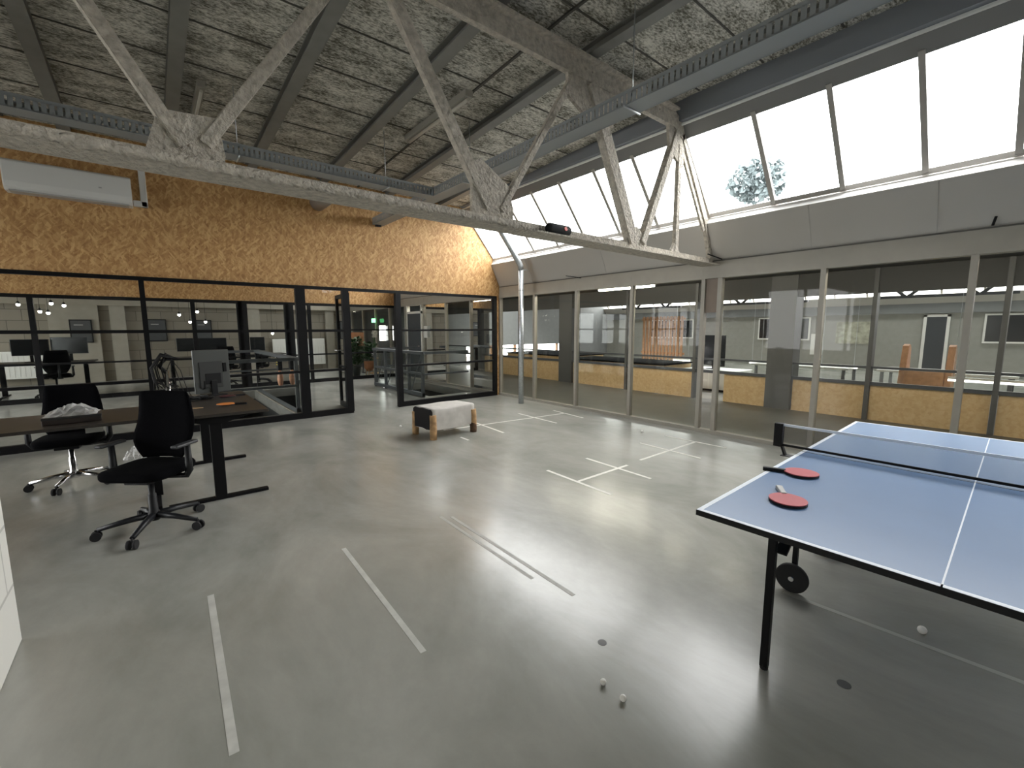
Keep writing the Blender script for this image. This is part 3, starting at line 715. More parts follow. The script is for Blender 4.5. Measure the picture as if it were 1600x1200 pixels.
# ------------------------------------------------------------------ office chairs
def office_chair(name, label, loc, rz, base_m, seat_z=.47, arms=True, la=20., rl=.34, bz=.06):
    c_ = thing(name, label, 'chair', loc, rz)
    MB().lathe([(.035, .075), (.042, .09), (.042, .13), (.03, .15), (.027, .28), (.02, .285), (.02, seat_z-.05)], (0, 0, 0), 16).build('column', base_m if base_m is chrome_m else plastic_m, c_)
    for k in range(5):
        a = 2*PI*k/5+math.radians(la); ca, sa = math.cos(a), math.sin(a)
        lg = MB().tube([(.03*ca, .03*sa, .115), (.16*ca, .16*sa, .105), ((rl-.01)*ca, (rl-.01)*sa, .078)], [.027, .022, .017], 8).build('leg', base_m, c_)
        cs = MB(); px, py = rl*ca, rl*sa
        for q in (-1, 1): cs.cyl((px-sa*.012*q, py+ca*.012*q, .033), (px-sa*.028*q, py+ca*.028*q, .033), .033, n=14)
        cs.cyl((px, py, .03), (px, py, .078), .008, n=8)
        cs.build('caster', rubber_m, lg)
    MB().box(-.09, .09, -.14, .13, seat_z-.075, seat_z-.03).bar((.09, -.02, seat_z-.06), (.22, -.02, seat_z-.055), .012, .012).box(.2, .25, -.035, -.005, seat_z-.064, seat_z-.05).build('mechanism', plastic_m, c_, .008)
    rcushion(.48, .47, .075, seat_z-.03, .12).build('seat', fabric_m, c_)
    # curved backrest
    mb = MB(); nu, nv = 13, 12; front = []; back = []
    for j in range(nv+1):
        v = j/nv; z = seat_z+bz+v*.52
        hw = .165+.072*math.sin(min(1, v/.38)*PI/2)-.042*max(0, v-.38)/.62
        hw *= 1-.06*(1-math.sqrt(max(0, 1-((v-.5)/.5)**8)))
        yb = -.185-.035*math.sin(v*PI*.9)-.05*v+.035*math.exp(-((v-.25)/.2)**2)
        for i in range(nu+1):
            u = -1+2*i/nu
            x = hw*math.copysign(abs(u)**.9, u) if u else 0
            th = .028*(1-abs(u)**6)*(1-abs(2*v-1)**10)+.006
            cur = .04*u*u
            front.append((x, yb+cur+th, z)); back.append((x, yb+cur-th, z))
    n = nu+1
    fs = [(j*n+i, j*n+i+1, (j+1)*n+i+1, (j+1)*n+i) for j in range(nv) for i in range(nu)]
    b0 = len(front); mb._add(front+back, fs+[(b0+a_, b0+d__, b0+c__, b0+b__) for a_, b__, c__, d__ in fs], True)
    ring = [i for i in range(n)]+[j*n+nu for j in range(1, nv+1)]+[nv*n+i for i in range(nu-1, -1, -1)]+[j*n for j in range(nv-1, 0, -1)]
    for k in range(len(ring)): a_, b__ = ring[k], ring[(k+1) % len(ring)]; mb.f.append((a_, b0+a_, b0+b__, b__)); mb.sm.append(True)
    mb.build('backrest', fabric_m, c_)
    MB().tube([(0, -.10, seat_z-.05), (0, -.25, seat_z-.045), (0, -.275, seat_z+.05), (0, -.26, seat_z+.28)], [.025, .025, .022, .018], 8).build('back_support', plastic_m, c_)
    if arms:
        for q in (-1, 1):
            am = MB().tube([(.12*q, -.02, seat_z-.05), (.27*q, -.02, seat_z-.045), (.295*q, -.02, seat_z+.0), (.295*q, -.02, seat_z+.19)], [.02, .022, .026, .02], 8).build('armrest', plastic_m, c_)
            B(.285*q-.028, .285*q+.028, -.12, .10, seat_z+.19, seat_z+.215).build('arm_pad', plain('arm_pad', (.03, .032, .036), .5) if 'arm_pad' not in MAT else MAT['arm_pad'], am, .01)
    return c_
oc = office_chair('office_chair', 'black office chair with armrests and black base in front of the desks', (-.09, 4.28, 0), math.radians(140), plain('base_black', (.012, .013, .016), .4, spec=.4), la=35.6)
oc2 = office_chair('office_chair', 'black office chair with chrome base pushed behind the left desk', (-.70, 6.06, 0), math.radians(172), chrome_m, .46, la=8., rl=.32, bz=.0)

# ------------------------------------------------------------------ desks
def desk(label, x0, x1, y0, y1, legs, z=.80, foot_along='x', group='dark sit stand desks'):
    cx, cy_ = (x0+x1)/2, (y0+y1)/2
    d_ = thing('desk', label, 'desk', (cx, cy_, 0), 0, group)
    B(x0-cx, x1-cx, y0-cy_, y1-cy_, z-.025, z).build('tabletop', desk_m, d_, .004)
    hx, hy = (x1-x0)/2, (y1-y0)/2
    for (lx, ly) in legs:
        lx -= cx; ly -= cy_
        lg = MB().box(lx-.045, lx+.045, ly-.03, ly+.03, .02, z-.09)
        if foot_along == 'x': tb = MB().prism([(lx-.30, z-.025), (lx+.30, z-.025), (lx+.30, z-.035), (lx+.06, z-.1), (lx-.06, z-.1), (lx-.30, z-.035)], 'y', ly-.03, ly+.03)
        else: tb = MB().prism([(ly-.30, z-.025), (ly+.30, z-.025), (ly+.30, z-.035), (ly+.06, z-.1), (ly-.06, z-.1), (ly-.30, z-.035)], 'x', lx-.03, lx+.03)
        l_ = lg.build('leg', black_m, d_, .004)
        ft = B(lx-.38, lx+.38, ly-.03, ly+.03, 0, .028) if foot_along == 'x' else B(lx-.03, lx+.03, ly-.38, ly+.38, 0, .028)
        ft.build('foot', black_m, l_, .004); tb.build('bracket', black_m, l_)
    if len(legs) > 1:
        a, b = legs[0], legs[-1]
        MB().bar((a[0]-cx, a[1]-cy_, z-.06), (b[0]-cx, b[1]-cy_, z-.06), .04, .04).build('beam', black_m, d_)
    return d_
desk('dark desk at the right end of the desk group, with cables and bats on it', .01, .80, 4.58, 6.17, [(.385, 4.68), (.40, 6.08)])
desk('dark desk at the left edge, with a box and clear plastic on it', -1.66, -.025, 4.70, 5.52, [(-1.4, 5.1), (-.07, 5.1)], foot_along='y')

# monitor on the right desk (seen from behind)
def monitor(label, loc, rz, w_=.54, h_=.36, z0=.08, group=None, mat=None):
    m_ = thing('monitor', label, 'monitor', loc, rz, group)
    B(-w_/2, w_/2, -.02, .012, z0, z0+h_).build('casing', mat or monitor_m, m_, .006)
    B(-w_/2+.012, w_/2-.012, .012, .014, z0+.012, z0+h_-.012).build('screen', screen_m, m_)
    MB().box(-.11, .11, -.09, .09, 0, .012).box(-.03, .03, -.05, -.025, .01, z0+.14).box(-.08, .08, -.035, -.018, z0+.1, z0+.22).build('stand', plastic_m, m_, .004)
    return m_
mo = monitor('grey upright monitor seen from behind on the right desk', (.50, 5.96, .80), math.radians(18), .36, .48, .03)
MB().box(-.13, .10, -.032, -.018, .09, .38).build('back_panel', plain('monitor_recess', (.035, .037, .036), .5), mo, .004)
B(.11, .14, -.036, -.018, .26, .36).build('port', black_m, mo); B(-.1, -.085, -.036, -.018, .08, .17).build('port', black_m, mo)
# monitor arm post with cable bundle
ma = thing('screen_mount', 'chrome screen mount with a hanging bundle of black cables', 'screen mount', (.10, 5.9, .80))
MB().lathe([(.075, 0), (.075, .012), (.05, .03), (.022, .07), (.02, .30)], (0, 0, 0), 16).build('base', chrome_m, ma)
MB().tube([(0, 0, .28), (-.06, .02, .36), (.02, .05, .44), (.10, .06, .42)], [.022, .02, .018, .016], 8).build('arm', plastic_m, ma)
rn = random.Random(11)
cb = MB()
for k in range(18):
    x0 = rn.uniform(-.09, .01); y0 = rn.uniform(-.05, .05)
    cb.tube([(.06+rn.uniform(-.03, .05), .05, .43), (x0*.5, y0, .47+rn.uniform(-.02, .03)), (x0-.05, y0, .34), (x0-.03, y0, .2), (x0+rn.uniform(-.05, .1), y0, .08+rn.uniform(0, .1))], .0055, 5)
for k in range(4):
    x0 = -.03+k*.04
    cb.tube([(.05, .03, .42), (x0+.03, 0, .30), (x0+.06, -.03, .14), (x0+.1, -.05, .02), (x0+.14, -.06, .006)], .004, 5)
cb.build('cable', rubber_m, ma)
# cable pile, bats on the right desk
cp_ = MB(); rn = random.Random(4)
for k in range(9):
    pts = [(rn.uniform(-.16, .16), rn.uniform(-.06, .06), rn.uniform(.008, .04)) for _ in range(7)]
    cp_.tube(pts, .006, 5)
o = cp_.build('cable_pile', rubber_m); o.location = (.30, 5.62, .80); tag(o, 'tangle of black cables on the right desk', 'cable')
bat('dark table tennis bat beside the cables on the right desk', (.60, 5.68, .8005), math.radians(105), plain('bat_maroon', (.07, .012, .014), .6), plastic_m)
bat('orange table tennis bat at the corner of the right desk', (.52, 5.08, .8005), math.radians(72), orange_m, plastic_m)
tagp = tag(B(.17, .33, 5.02, 5.045, .80, .806).build('ruler', wood_m), 'short wooden ruler on the right desk behind the chair', 'ruler')
# box with clear plastic on the left desk
bx = thing('storage_box', 'dark flat box on the left desk', 'box', (-.54, 4.98, .80), math.radians(3))
B(-.17, .17, -.13, .13, 0, .055).build('body', plain('dark_box', (.03, .022, .018), .4), bx, .006)
B(-.172, .172, -.132, .132, .04, .06).build('lid', plain('dark_box_lid', (.02, .02, .02), .35), bx, .004)
def crumple(w_, d_, h_, seed):
    rr = random.Random(seed); mb = MB(); K = 12
    vs = [(-w_/2+w_*i/K+rr.uniform(-.01, .01), -d_/2+d_*j/K+rr.uniform(-.01, .01), max(0.001, h_*(1-(2*i/K-1)**2)*(1-(2*j/K-1)**2)*rr.uniform(.5, 1.2))) for i in range(K+1) for j in range(K+1)]
    n = K+1
    fs = []
    for i in range(K):
        for j in range(K): a = i*n+j; fs += [(a, a+n, a+n+1), (a, a+n+1, a+1)]
    mb._add(vs, fs); return mb
o = crumple(.31, .24, .09, 2).build('plastic_bag', film_m); o.location = (-.54, 4.98, .8605); tag(o, 'crumpled clear plastic bag on the dark flat box', 'bag')
o = crumple(.26, .2, .14, 8).build('plastic_bag', film_m); o.location = (-.24, 6.9, .001); tag(o, 'crumpled clear plastic bag on the floor under the desks', 'bag')
o = B(-.06, .06, -.004, .004, 0, .09).build('paper_label', paper_m); o.location = (-.47, 5.50, .60); tag(o, 'white paper label hanging under the left desk', 'label')
o.parent = None

# ------------------------------------------------------------------ next room: stair railings
def railing(label, x, y0, y1, side, far_cross=True):
    r_ = thing('stair_railing', label, 'railing', (x, (y0+y1)/2, 0)); L_ = (y1-y0)/2
    MB().box(-.06, .06, -L_, L_, .97, 1.03).build('handrail', steel_m, r_)
    MB().box(-.04, .04, -L_, L_, .02, .10).box(-.025, .025, -L_, L_, .5, .55).build('rail', steel_m, r_)
    n = 4
    for i in range(n+1):
        yy = -L_+.03+(2*L_-.06)*i/n
        MB().box(-.03, .03, yy-.03, yy+.03, 0, .97).build('post', steel_m, r_)
        if i < n: MB().bar((0, yy+.05, .95), (0, yy+(2*L_)/n-.1, .1), .012, .03).build('brace', steel_m, r_)
    wd = 1.2
    for yy in (-L_, L_):
        MB().box(min(0, wd*side), max(0, wd*side), yy-.03, yy+.03, .97, 1.03).box(min(0, wd*side), max(0, wd*side), yy-.02, yy+.02, .5, .54).build('end_rail', steel_m, r_)
    MB()._add([(.035*side, -L_+.05, .1), (.035*side, L_-.05, .1), (.035*side, L_-.05, .95), (.035*side, -L_+.05, .95)], [(0, 1, 2, 3)]).build('glass_panel', glass('rail_glass', (.75, .8, .8), 1., 1.4) if 'rail_glass' not in MAT else MAT['rail_glass'], r_)
    return r_
railing('grey steel stair railing with glass left of the glass door', 2.0, 8.62, 12.5, -1)
railing('grey steel stair railing with braces right of the glass door', 4.66, 8.85, 11.6, 1)
struct('trim_6', B(1.93, 2.07, 8.6, 12.6, 0, .02), pier_m, 'pale concrete kerb along the left stair well', 'kerb')
eb = thing('hanging_bag', 'slim orange and black bag hanging on the left stair railing', 'bag', (1.86, 9.3, .42))
MB().sphere((0, 0, .18), .075, sq=(.7, 1, 2.2)).build('pouch', skin_o_m, eb)
MB().box(-.04, .04, -.07, .07, .34, .56).build('flap', plastic_m, eb, .01)
MB().box(-.044, -.04, -.05, .05, .49, .51).box(-.044, -.04, -.05, .05, .44, .46).build('print', yellow_m, eb)

# radiators on the block wall
for x0, x1, lb in ((3.4, 5.2, 'white radiator on the block wall behind the glass door'), (-3.4, -2.3, 'white radiator on the block wall at the far left'),):
    rd = thing('radiator', lb, 'radiator', ((x0+x1)/2, YF-.1, .2))
    hw = (x1-x0)/2
    B(-hw, hw, -.06, .02, .0, .98 if x0 > 0 else .75).build('panel', rad_m, rd, .01)
    mb = MB()
    for k in range(int(hw*2/.1)): mb.box(-hw+.05+k*.1, -hw+.056+k*.1, -.064, -.06, .05, .7)
    mb.build('grille', plain('rad_line', (.55, .55, .53), .5) if 'rad_line' not in MAT else MAT['rad_line'], rd)
# framed screens on the block wall
for x0, x1, z0, z1, lb in ((-1.78, -1.30, 1.16, 1.83, 'dark framed picture on the block wall between the far left piers'), (-.06, .42, 1.17, 1.86, 'dark framed picture on the block wall behind the first black mullion'), (1.14, 1.62, 1.15, 1.85, 'dark framed picture on the block wall above the far monitors')):
    fm = thing('picture', lb, 'picture', ((x0+x1)/2, YF-.13 if x1 < -1 else YF-.01, (z0+z1)/2))
    hw, hh = (x1-x0)/2, (z1-z0)/2
    MB().box(-hw, hw, -.035, 0, -hh, hh).build('frame', plastic_m, fm, .004)
    B(-hw+.03, hw-.03, -.037, -.034, -hh+.03, hh-.03).build('canvas', plain('picture_dark', (.07, .075, .08), .4) if 'picture_dark' not in MAT else MAT['picture_dark'], fm)
    B(-hw*.6, hw*.2, -.0385, -.036, hh*.5, hh*.58).build('print', plain('print_pale', (.4, .4, .4), .5) if 'print_pale' not in MAT else MAT['print_pale'], fm)
# far office desks, monitors, chairs
def far_desk(label, x0, x1, y0, y1):
    return desk(label, x0, x1, y0, y1, [(x0+.2, (y0+y1)/2), (x1-.2, (y0+y1)/2)], .78, 'y', 'desks in the far office')
far_desk('dark desk with two monitors in the far office at the left', -2.9, -1.1, 14.7, 15.6)
far_desk('dark desk with a wide monitor in the far office, middle', .2, 1.75, 14.7, 15.5)
far_desk('dark desk with one small monitor in the far office, right', 1.95, 3.3, 15.3, 16.1)
monitor('dark monitor at the left end of the far left desk', (-2.2, 15.1, .78), PI, .62, .38, .16, 'monitors in the far office', darkdoor_m)
monitor('dark monitor at the right end of the far left desk', (-1.55, 15.15, .78), PI-.15, .66, .40, .18, 'monitors in the far office', darkdoor_m)
monitor('wide dark monitor on the far middle desk', (1.1, 15.0, .78), PI, 1.15, .36, .16, 'monitors in the far office', darkdoor_m)
monitor('small dark monitor on the far right desk', (2.55, 15.6, .78), PI-.3, .4, .42, .1, 'monitors in the far office', darkdoor_m)
c3 = office_chair('office_chair', 'black office chair at the far left desk', (-1.75, 14.35, 0), math.radians(20), plastic_m, .5)
dup(c3, (1.6, 14.45, 0), math.radians(-15), 'black office chair at the far middle desk')
dup(c3, (-3.0, 14.5, 0), math.radians(40), 'black office chair at the far left edge of the far office')
hk = thing('high_stool', 'dark bar height stool at the far left of the far office', 'stool', (-2.75, 14.0, 0))
MB().lathe([(.02, 1.10), (.17, 1.16), (.17, 1.20), (.02, 1.21)], (0, 0, 0), 14).build('seat', plastic_m, hk)
MB().lathe([(.2, 0), (.2, .02), (.03, .05), (.025, 1.12)], (0, 0, 0), 12).build('stem', plastic_m, hk)
# pendant lamps
pl0 = None
for i, (x, yy, z) in enumerate(((-2.28, 15, 2.11), (-1.75, 15, 2.15), (-1.54, 15, 2.11), (-1.95, 15, 1.96), (-2.13, 15.2, 1.95), (-1.83, 15.1, 1.93), (.646, 15, 1.93), (1.05, 15, 2.02), (.87, 15, 1.74), (1.22, 15, 1.745), (2.87, 15, 1.41))):
    if pl0 is None:
        pl0 = thing('pendant_lamp', 'x', 'lamp', (x, yy, z), 0, 'small pendant lamps in the far office')
        MB().sphere((0, 0, 0), .035, 10, 6).build('bulb', lamp_m, pl0)
        MB().lathe([(.04, .02), (.03, .05), (.012, .08)], (0, 0, 0), 10).build('socket', plastic_m, pl0)
        MB().cyl((0, 0, .07), (0, 0, 2.15), .004, n=5).build('cord', rubber_m, pl0); p_ = pl0
    else: p_ = dup(pl0, (x, yy, z))
    p_['label'] = ('small lit pendant lamp in the cluster above the far left desk' if x < -1 else 'small lit pendant lamp in the cluster above the far middle desk') if x < 2.5 else 'small lit pendant lamp hanging low left of the door frames'
# plants behind the second partition
def leafy(n, h, r, seed, size=.16):
    rr = random.Random(seed); mb = MB()
    for k in range(n):
        a = rr.uniform(0, 2*PI); q = r*math.sqrt(rr.random()); z = h*rr.uniform(.1, 1); q *= 1-.5*abs(z/h-.5)
        c_ = Vector((q*math.cos(a), q*math.sin(a), z)); d_ = Vector((math.cos(a), math.sin(a), rr.uniform(-.6, .8))).normalized()
        s_ = d_.cross(Vector((0, 0, 1))).normalized()*size*.3; L_ = size*rr.uniform(.7, 1.3)
        mb._add([c_, c_+d_*L_*.5+s_, c_+d_*L_, c_+d_*L_*.5-s_], [(0, 1, 2, 3)])
    return mb
p1 = thing('potted_plant', 'bushy green plant in a dark pot behind the second partition', 'plant', (5.16, 14.4, 0))
MB().lathe([(.10, 0), (.14, .3), (.145, .34), (.12, .34)], (0, 0, 0), 16).build('pot', pot_m, p1)
leafy(900, .95, .24, 3, .12).build('foliage', leaf_m, p1).location = (0, 0, .3)
p2 = thing('potted_plant', 'leafy plant in a terracotta pot on wooden legs behind the second partition', 'plant', (5.36, 13.82, 0))
MB().lathe([(.08, .2), (.15, .3), (.16, .5), (.14, .52)], (0, 0, 0), 16).build('pot', terra_m, p2)
lg = MB()
for k in range(3): a = k*2*PI/3; lg.bar((.1*math.cos(a), .1*math.sin(a), .3), (.15*math.cos(a), .15*math.sin(a), 0), .02, .02)
lg.build('stand', wood_m, p2)
leafy(420, .6, .16, 9, .11).build('foliage', leaf_m, p2).location = (0, 0, .5)
p3 = thing('orchid', 'white flowering orchid standing behind the stair railing', 'plant', (5.95, 14.85, 0))
MB().lathe([(.07, .55), (.09, .75), (.09, .78), (.08, .78)], (0, 0, 0), 14).build('pot', ball_m, p3)
MB().lathe([(.16, 0), (.16, .03), (.03, .05), (.03, .5), (.15, .52), (.15, .55)], (0, 0, 0), 14).build('plant_stand', wood_m, p3)
sm = MB(); fl_ = MB(); rn = random.Random(6)
for k in range(4):
    dx = rn.uniform(-.12, .12); dy = rn.uniform(-.1, .1)
    sm.tube([(0, 0, .76), (dx*.3, dy*.3, 1.05), (dx*.7, dy*.7, 1.3), (dx, dy, 1.45)], .006, 5)
    for j in range(4):
        c_ = (dx*(.7+.12*j)+rn.uniform(-.03, .03), dy*(.7+.1*j)-.02, 1.28+.06*j)
        for q in range(5): a = q*2*PI/5; fl_._add([c_, (c_[0]+.03*math.cos(a-.4), c_[1]-.01, c_[2]+.03*math.sin(a-.4)), (c_[0]+.05*math.cos(a), c_[1]-.015, c_[2]+.05*math.sin(a)), (c_[0]+.03*math.cos(a+.4), c_[1]-.01, c_[2]+.03*math.sin(a+.4))], [(0, 1, 2, 3)])
sm.build('stem', leaf_m, p3); fl_.build('flower', petal_m, p3)
leafy(40, .3, .06, 13, .14).build('foliage', leaf_m, p3).location = (0, 0, .72)
pb_ = thing('pinboard', 'reddish brown board standing behind the potted plants', 'board', (5.45, 15.3, 0))
B(-.33, .33, -.012, .012, .95, 1.42).build('panel', terra_m, pb_)
for q in (-.28, .28): MB().box(q-.015, q+.015, .012, .04, 0, 1.4).box(q-.015, q+.015, -.15, .15, 0, .02).build('leg', dark_steel_m, pb_)
es = thing('exit_sign', 'green lit exit sign behind the second partition', 'sign', (6.12, 15.2, 1.82))
B(-.02, .02, -.13, .13, -.06, .08).build('case', green_m, es, .004)
MB().box(-.023, -.02, -.03, .0, -.03, .04).box(-.023, -.02, .03, .08, -.005, .015).build('pictogram', ball_m, es)
# second-room lit batten near wall B
# ------------------------------------------------------------------ walkway and hall behind wall B
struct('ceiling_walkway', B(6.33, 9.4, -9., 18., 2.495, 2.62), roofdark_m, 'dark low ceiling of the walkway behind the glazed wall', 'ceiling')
struct('roof_flashing', B(6.13, 9.4, YN, YF, 2.93, 2.97), grey_m, 'flat roof outside the skylight', 'roof')
XP = 9.25
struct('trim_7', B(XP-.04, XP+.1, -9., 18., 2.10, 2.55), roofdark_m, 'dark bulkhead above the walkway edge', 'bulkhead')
cl = MB()
for yy, wd in ((3.25, .44), (8.85, .5), (1.9, .06), (.45, .06), (4.95, .06), (6.75, .06), (-1.2, .4), (10.9, .09), (13.2, .4)): cl.box(XP-.06, XP+.12 if wd < .2 else XP+.3, yy-wd/2, yy+wd/2, 0, 2.5)
struct('column_walkway', cl, plain('walk_column', (.10, .10, .10), .55), 'dark steel columns along the walkway edge', 'column')
pp = [(-8.9, -6.2), (-6.15, -3.5), (-3.45, -.85), (-.8, .42), (.48, 1.87), (1.93, 3.02), (3.48, 4.30), (5.0, 6.72), (6.78, 8.58), (9.12, 10.85), (10.98, 12.9)]
names = ['OSB parapet board of the walkway, far right out of view', 'OSB parapet board of the walkway behind the table end', 'OSB parapet board of the walkway behind the table', 'OSB parapet board right of the slim post behind the table', 'OSB parapet board behind the far end of the table', 'OSB parapet board just right of the wide dark column', 'OSB parapet board left of the wide dark column, below the slim gap', 'OSB parapet board between two slim posts of the walkway', 'OSB parapet board below the dark counter tops', 'OSB parapet board beyond the second wide dark column', 'OSB parapet board farthest along the walkway']
for (a, b), lb in zip(pp, names):
    tag(B(XP, XP+.03, a+.006, b-.006, 0, .58).build('parapet_board', osb2_m), lb, 'parapet board', 'OSB parapet boards of the walkway')
gr = thing('walkway_handrail', 'dark handrails along the walkway parapet', 'handrail', (XP, 3, 0))
MB().box(-.03, .03, -12, 13, .58, .64).build('rail', dark_steel_m, gr)
MB().box(-.025, .025, -12, 13, .86, .90).build('handrail', dark_steel_m, gr)
MB()._add([(.02, -12, .64), (.02, 13, .64), (.02, 13, .86), (.02, -12, .86)], [(0, 1, 2, 3)]).build('glass_panel', glass('haze_glass', (.82, .85, .84), 1., 1.5), gr)
for (x0, x1, y0, y1, lb) in ((9.7, 11.0, 6.0, 9.3, 'black topped OSB counter in the hall, nearer'), (10.4, 12.2, 9.9, 13., 'black topped OSB counter in the hall, farther')):
    ct = thing('counter', lb, 'counter', ((x0+x1)/2, (y0+y1)/2, 0)); hx, hy = (x1-x0)/2, (y1-y0)/2
    B(-hx, hx, -hy, hy, 0, .62).build('body', osb2_m, ct); B(-hx-.03, hx+.03, -hy-.03, hy+.03, .62, .66).build('top', fabric_m, ct)
# far parapet and long tables
for (x, yy, l_, lb) in ((11.0, 3.4, 1.8, 'long pale work table in the hall left of the wide column'), (11.2, 1.2, 1.8, 'long pale work table in the hall behind the table tennis net'), (11.3, -1.2, 1.8, 'long pale work table in the hall at the right edge')):
    wt = thing('work_table', lb, 'table', (x, yy, 0), 0, 'pale work tables in the hall')
    B(-.45, .45, -l_/2, l_/2, .70, .74).build('tabletop', plain('pale_top', (.5, .51, .49), .3) if 'pale_top' not in MAT else MAT['pale_top'], wt)
    for q in (-1, 1):
        for r_ in (-1, 1): B(q*.38-.025, q*.38+.025, r_*(l_/2-.08)-.025, r_*(l_/2-.08)+.025, 0, .70).build('leg', dark_steel_m, wt)
# wooden settle (two wing sides)
ws = thing('wooden_bench', 'OSB bench with two tall slanted ends in the hall', 'bench', (10.2, 1.33, 0))
for q, lb in ((.29, 0), (-.29, 1)):
    MB().prism([(-.28, 0), (.32, 0), (.22, 1.18), (.12, 1.25), (.02, 1.22)], 'y', q-.045, q+.045).build('side', slat_m, ws, .01)
B(-.2, .25, -.245, .245, .42, .80).build('seat', slat_m, ws)
# slatted screen
sc_ = thing('slat_screen', 'tall wooden slat screen far back in the hall', 'screen', (16., 10.0, 0))
for k in range(12): B(-.03, .03, -.88+k*.155, -.80+k*.155, .2, 2.0).build('slat', slat_m, sc_)
B(.03, .06, -.95, 1.0, 1.86, 1.94).build('rail', slat_m, sc_); B(.03, .06, -.95, 1.0, .5, .58).build('rail', slat_m, sc_)
# screen + office chair seen through the slim gap
monitor('large black screen on a white cabinet seen through the slim gap of the glazed wall', (10.9, 5.38, .52), math.radians(70), .78, .76, .08, None, black_m)
wc = thing('cabinet', 'low white cabinet seen through the slim gap of the glazed wall', 'cabinet', (10.95, 5.27, 0))
B(-.4, .4, -.65, .65, .05, .50).build('body', rad_m, wc); B(-.42, .42, -.67, .67, .50, .52).build('top', rad_m, wc, .004); B(-.38, .38, -.6, .6, 0, .05).build('plinth', black_m, wc)
for q in (-.32, .32): B(-.41, -.40, q-.30, q+.30, .07, .48).build('door', white_m, wc)
for x, y0, y1, z, lb in ((11., 2.45, 3.13, 1.0, 'lit tube light low over the work table right of the wide column'), (12., 6.58, 7.1, .86, 'lit tube light low over the far part of the hall left of the slim gap'), (12.4, 4.75, 5.1, .88, 'short lit tube light low in the hall beside the wide column'), (9.75, -.1, 1.0, .98, 'long lit tube light low behind the parapet at the right edge')):
    t_ = thing('ceiling_tube_light', lb, 'light', (x, (y0+y1)/2, z-.27)); L_ = (y1-y0)/2
    B(-.03, .03, -L_, L_, .018, .05).build('housing', white_m, t_); MB().cyl((0, -L_, 0), (0, L_, 0), .018, n=10).build('tube', tube2_m, t_)
    for q in (-1, 1): MB().cyl((0, q*(L_-.06), .05), (0, q*(L_-.06), 3.36-z+.27), .003, n=5).build('hanger', galv_m, t_)
# far wall of the hall
XW = 20.
struct('wall_hall', B(XW, XW+.2, -9., 18.2, 0, 2.0), plain('hall_wall', (.33, .33, .305), .8, var=.05), 'white far wall of the hall', 'wall')
struct('trim_8', B(XW-.1, XW+.2, -9., 18., 2.0, 2.32), grey_m, 'dark grey band on the far hall wall', 'band')
struct('trim_9', MB().prism([(XW-.1, 2.32), (XW-.35, 2.60), (XW-.2, 2.64), (XW+.1, 2.32)], 'y', -9, 18), panel_m, 'inclined panel under the far skylight', 'panel')
struct('ceiling_hall', MB().box(9.3, 11.5, -9., 18., 3.35, 3.45).box(13.6, 19.0, -9., 18., 3.35, 3.45), grey_m, 'grey roof of the hall', 'ceiling')
fb = MB()
y = -9.
while y < 16: fb.bar((XW-.25, y, 2.62), (19.0, y, 3.38), .06, .05, up=(0, 1, 0)); y += .95
struct('window_hall_frame', fb, frameB_m, 'glazing bars of the far skylight', 'glazing bars')
struct('window_%d' % (nw+30), MB()._add([(XW-.25, -9, 2.62), (XW-.25, 16, 2.62), (19.0, 16, 3.38), (19.0, -9, 3.38)], [(0, 1, 2, 3)]), glassS_m, 'far skylight of the hall', 'pane')
for yy, lb in ((2.3, 'dark roof truss of the hall above the wide dark column'), (7.4, 'dark roof truss of the hall behind the slim gap'), (12.4, 'dark roof truss at the far end of the hall')):
    h_ = thing('ceiling_truss', lb, 'truss', (18.7, yy, 2.5), 0, 'roof trusses of the hall')
    MB().bar((0, -1.6, 0), (0, 1.6, 0), .1, .08).build('bottom_chord', dark_steel_m, h_)
    MB().bar((0, -1.6, .80), (0, 1.6, .80), .1, .12).build('top_chord', dark_steel_m, h_)
    for k in range(4):
        a = -1.6+k*.8; MB().bar((0, a, 0 if k % 2 else .7), (0, a+.75, .7 if k % 2 else 0), .05, .09).build('diagonal', dark_steel_m, h_)
struct('window_%d' % (nw+41), MB()._add([(11.5, -9, 3.40), (13.6, -9, 3.40), (13.6, 18, 3.40), (11.5, 18, 3.40)], [(0, 1, 2, 3)]), glassS_m, 'added roof light out of view, brightening the hall', 'roof light')  # unseen roof opening, added to bring more sky light into the hall
# door, windows and poster on far wall
hdoor = thing('door_3', 'dark door with white frame in the far hall wall', 'door', (XW-.02, 2.47, 0)); hdoor['kind'] = 'structure'
B(-.03, 0, -.24, .24, 0, 1.88).build('door_leaf', darkdoor_m, hdoor)
MB().box(-.04, 0, -.32, -.24, 0, 1.95).box(-.04, 0, .24, .32, 0, 1.95).box(-.04, 0, -.32, .32, 1.88, 1.96).build('door_frame', rad_m, hdoor)
for k, (y0, y1) in enumerate(((.2, 1.35), (6.1, 7.0), (7.1, 7.9), (10.9, 12.0), (12.1, 13.2))):
    hw = struct('window_%d' % (nw+31+k), B(XW-.03, XW-.01, y0, y1, 1.1, 1.9), screen_m, 'dark window in the far hall wall', 'window')
    struct('window_rail', MB().box(XW-.05, XW, y0-.05, y0, 1.05, 1.95).box(XW-.05, XW, y1, y1+.05, 1.05, 1.95).box(XW-.05, XW, y0, y1, 1.05, 1.1).box(XW-.05, XW, y0, y1, 1.9, 1.95), rad_m, parent=hw)
tag(B(XW-.02, XW-.0005, 4.1, 5.2, .95, 1.75).build('poster', poster_m), 'faded yellowish poster on the far hall wall', 'poster')
tag(B(XW-.02, XW+.005, 5.6, 6.0, .5, 1.3).build('whiteboard', rad_m), 'small whiteboard on the far hall wall', 'whiteboard')
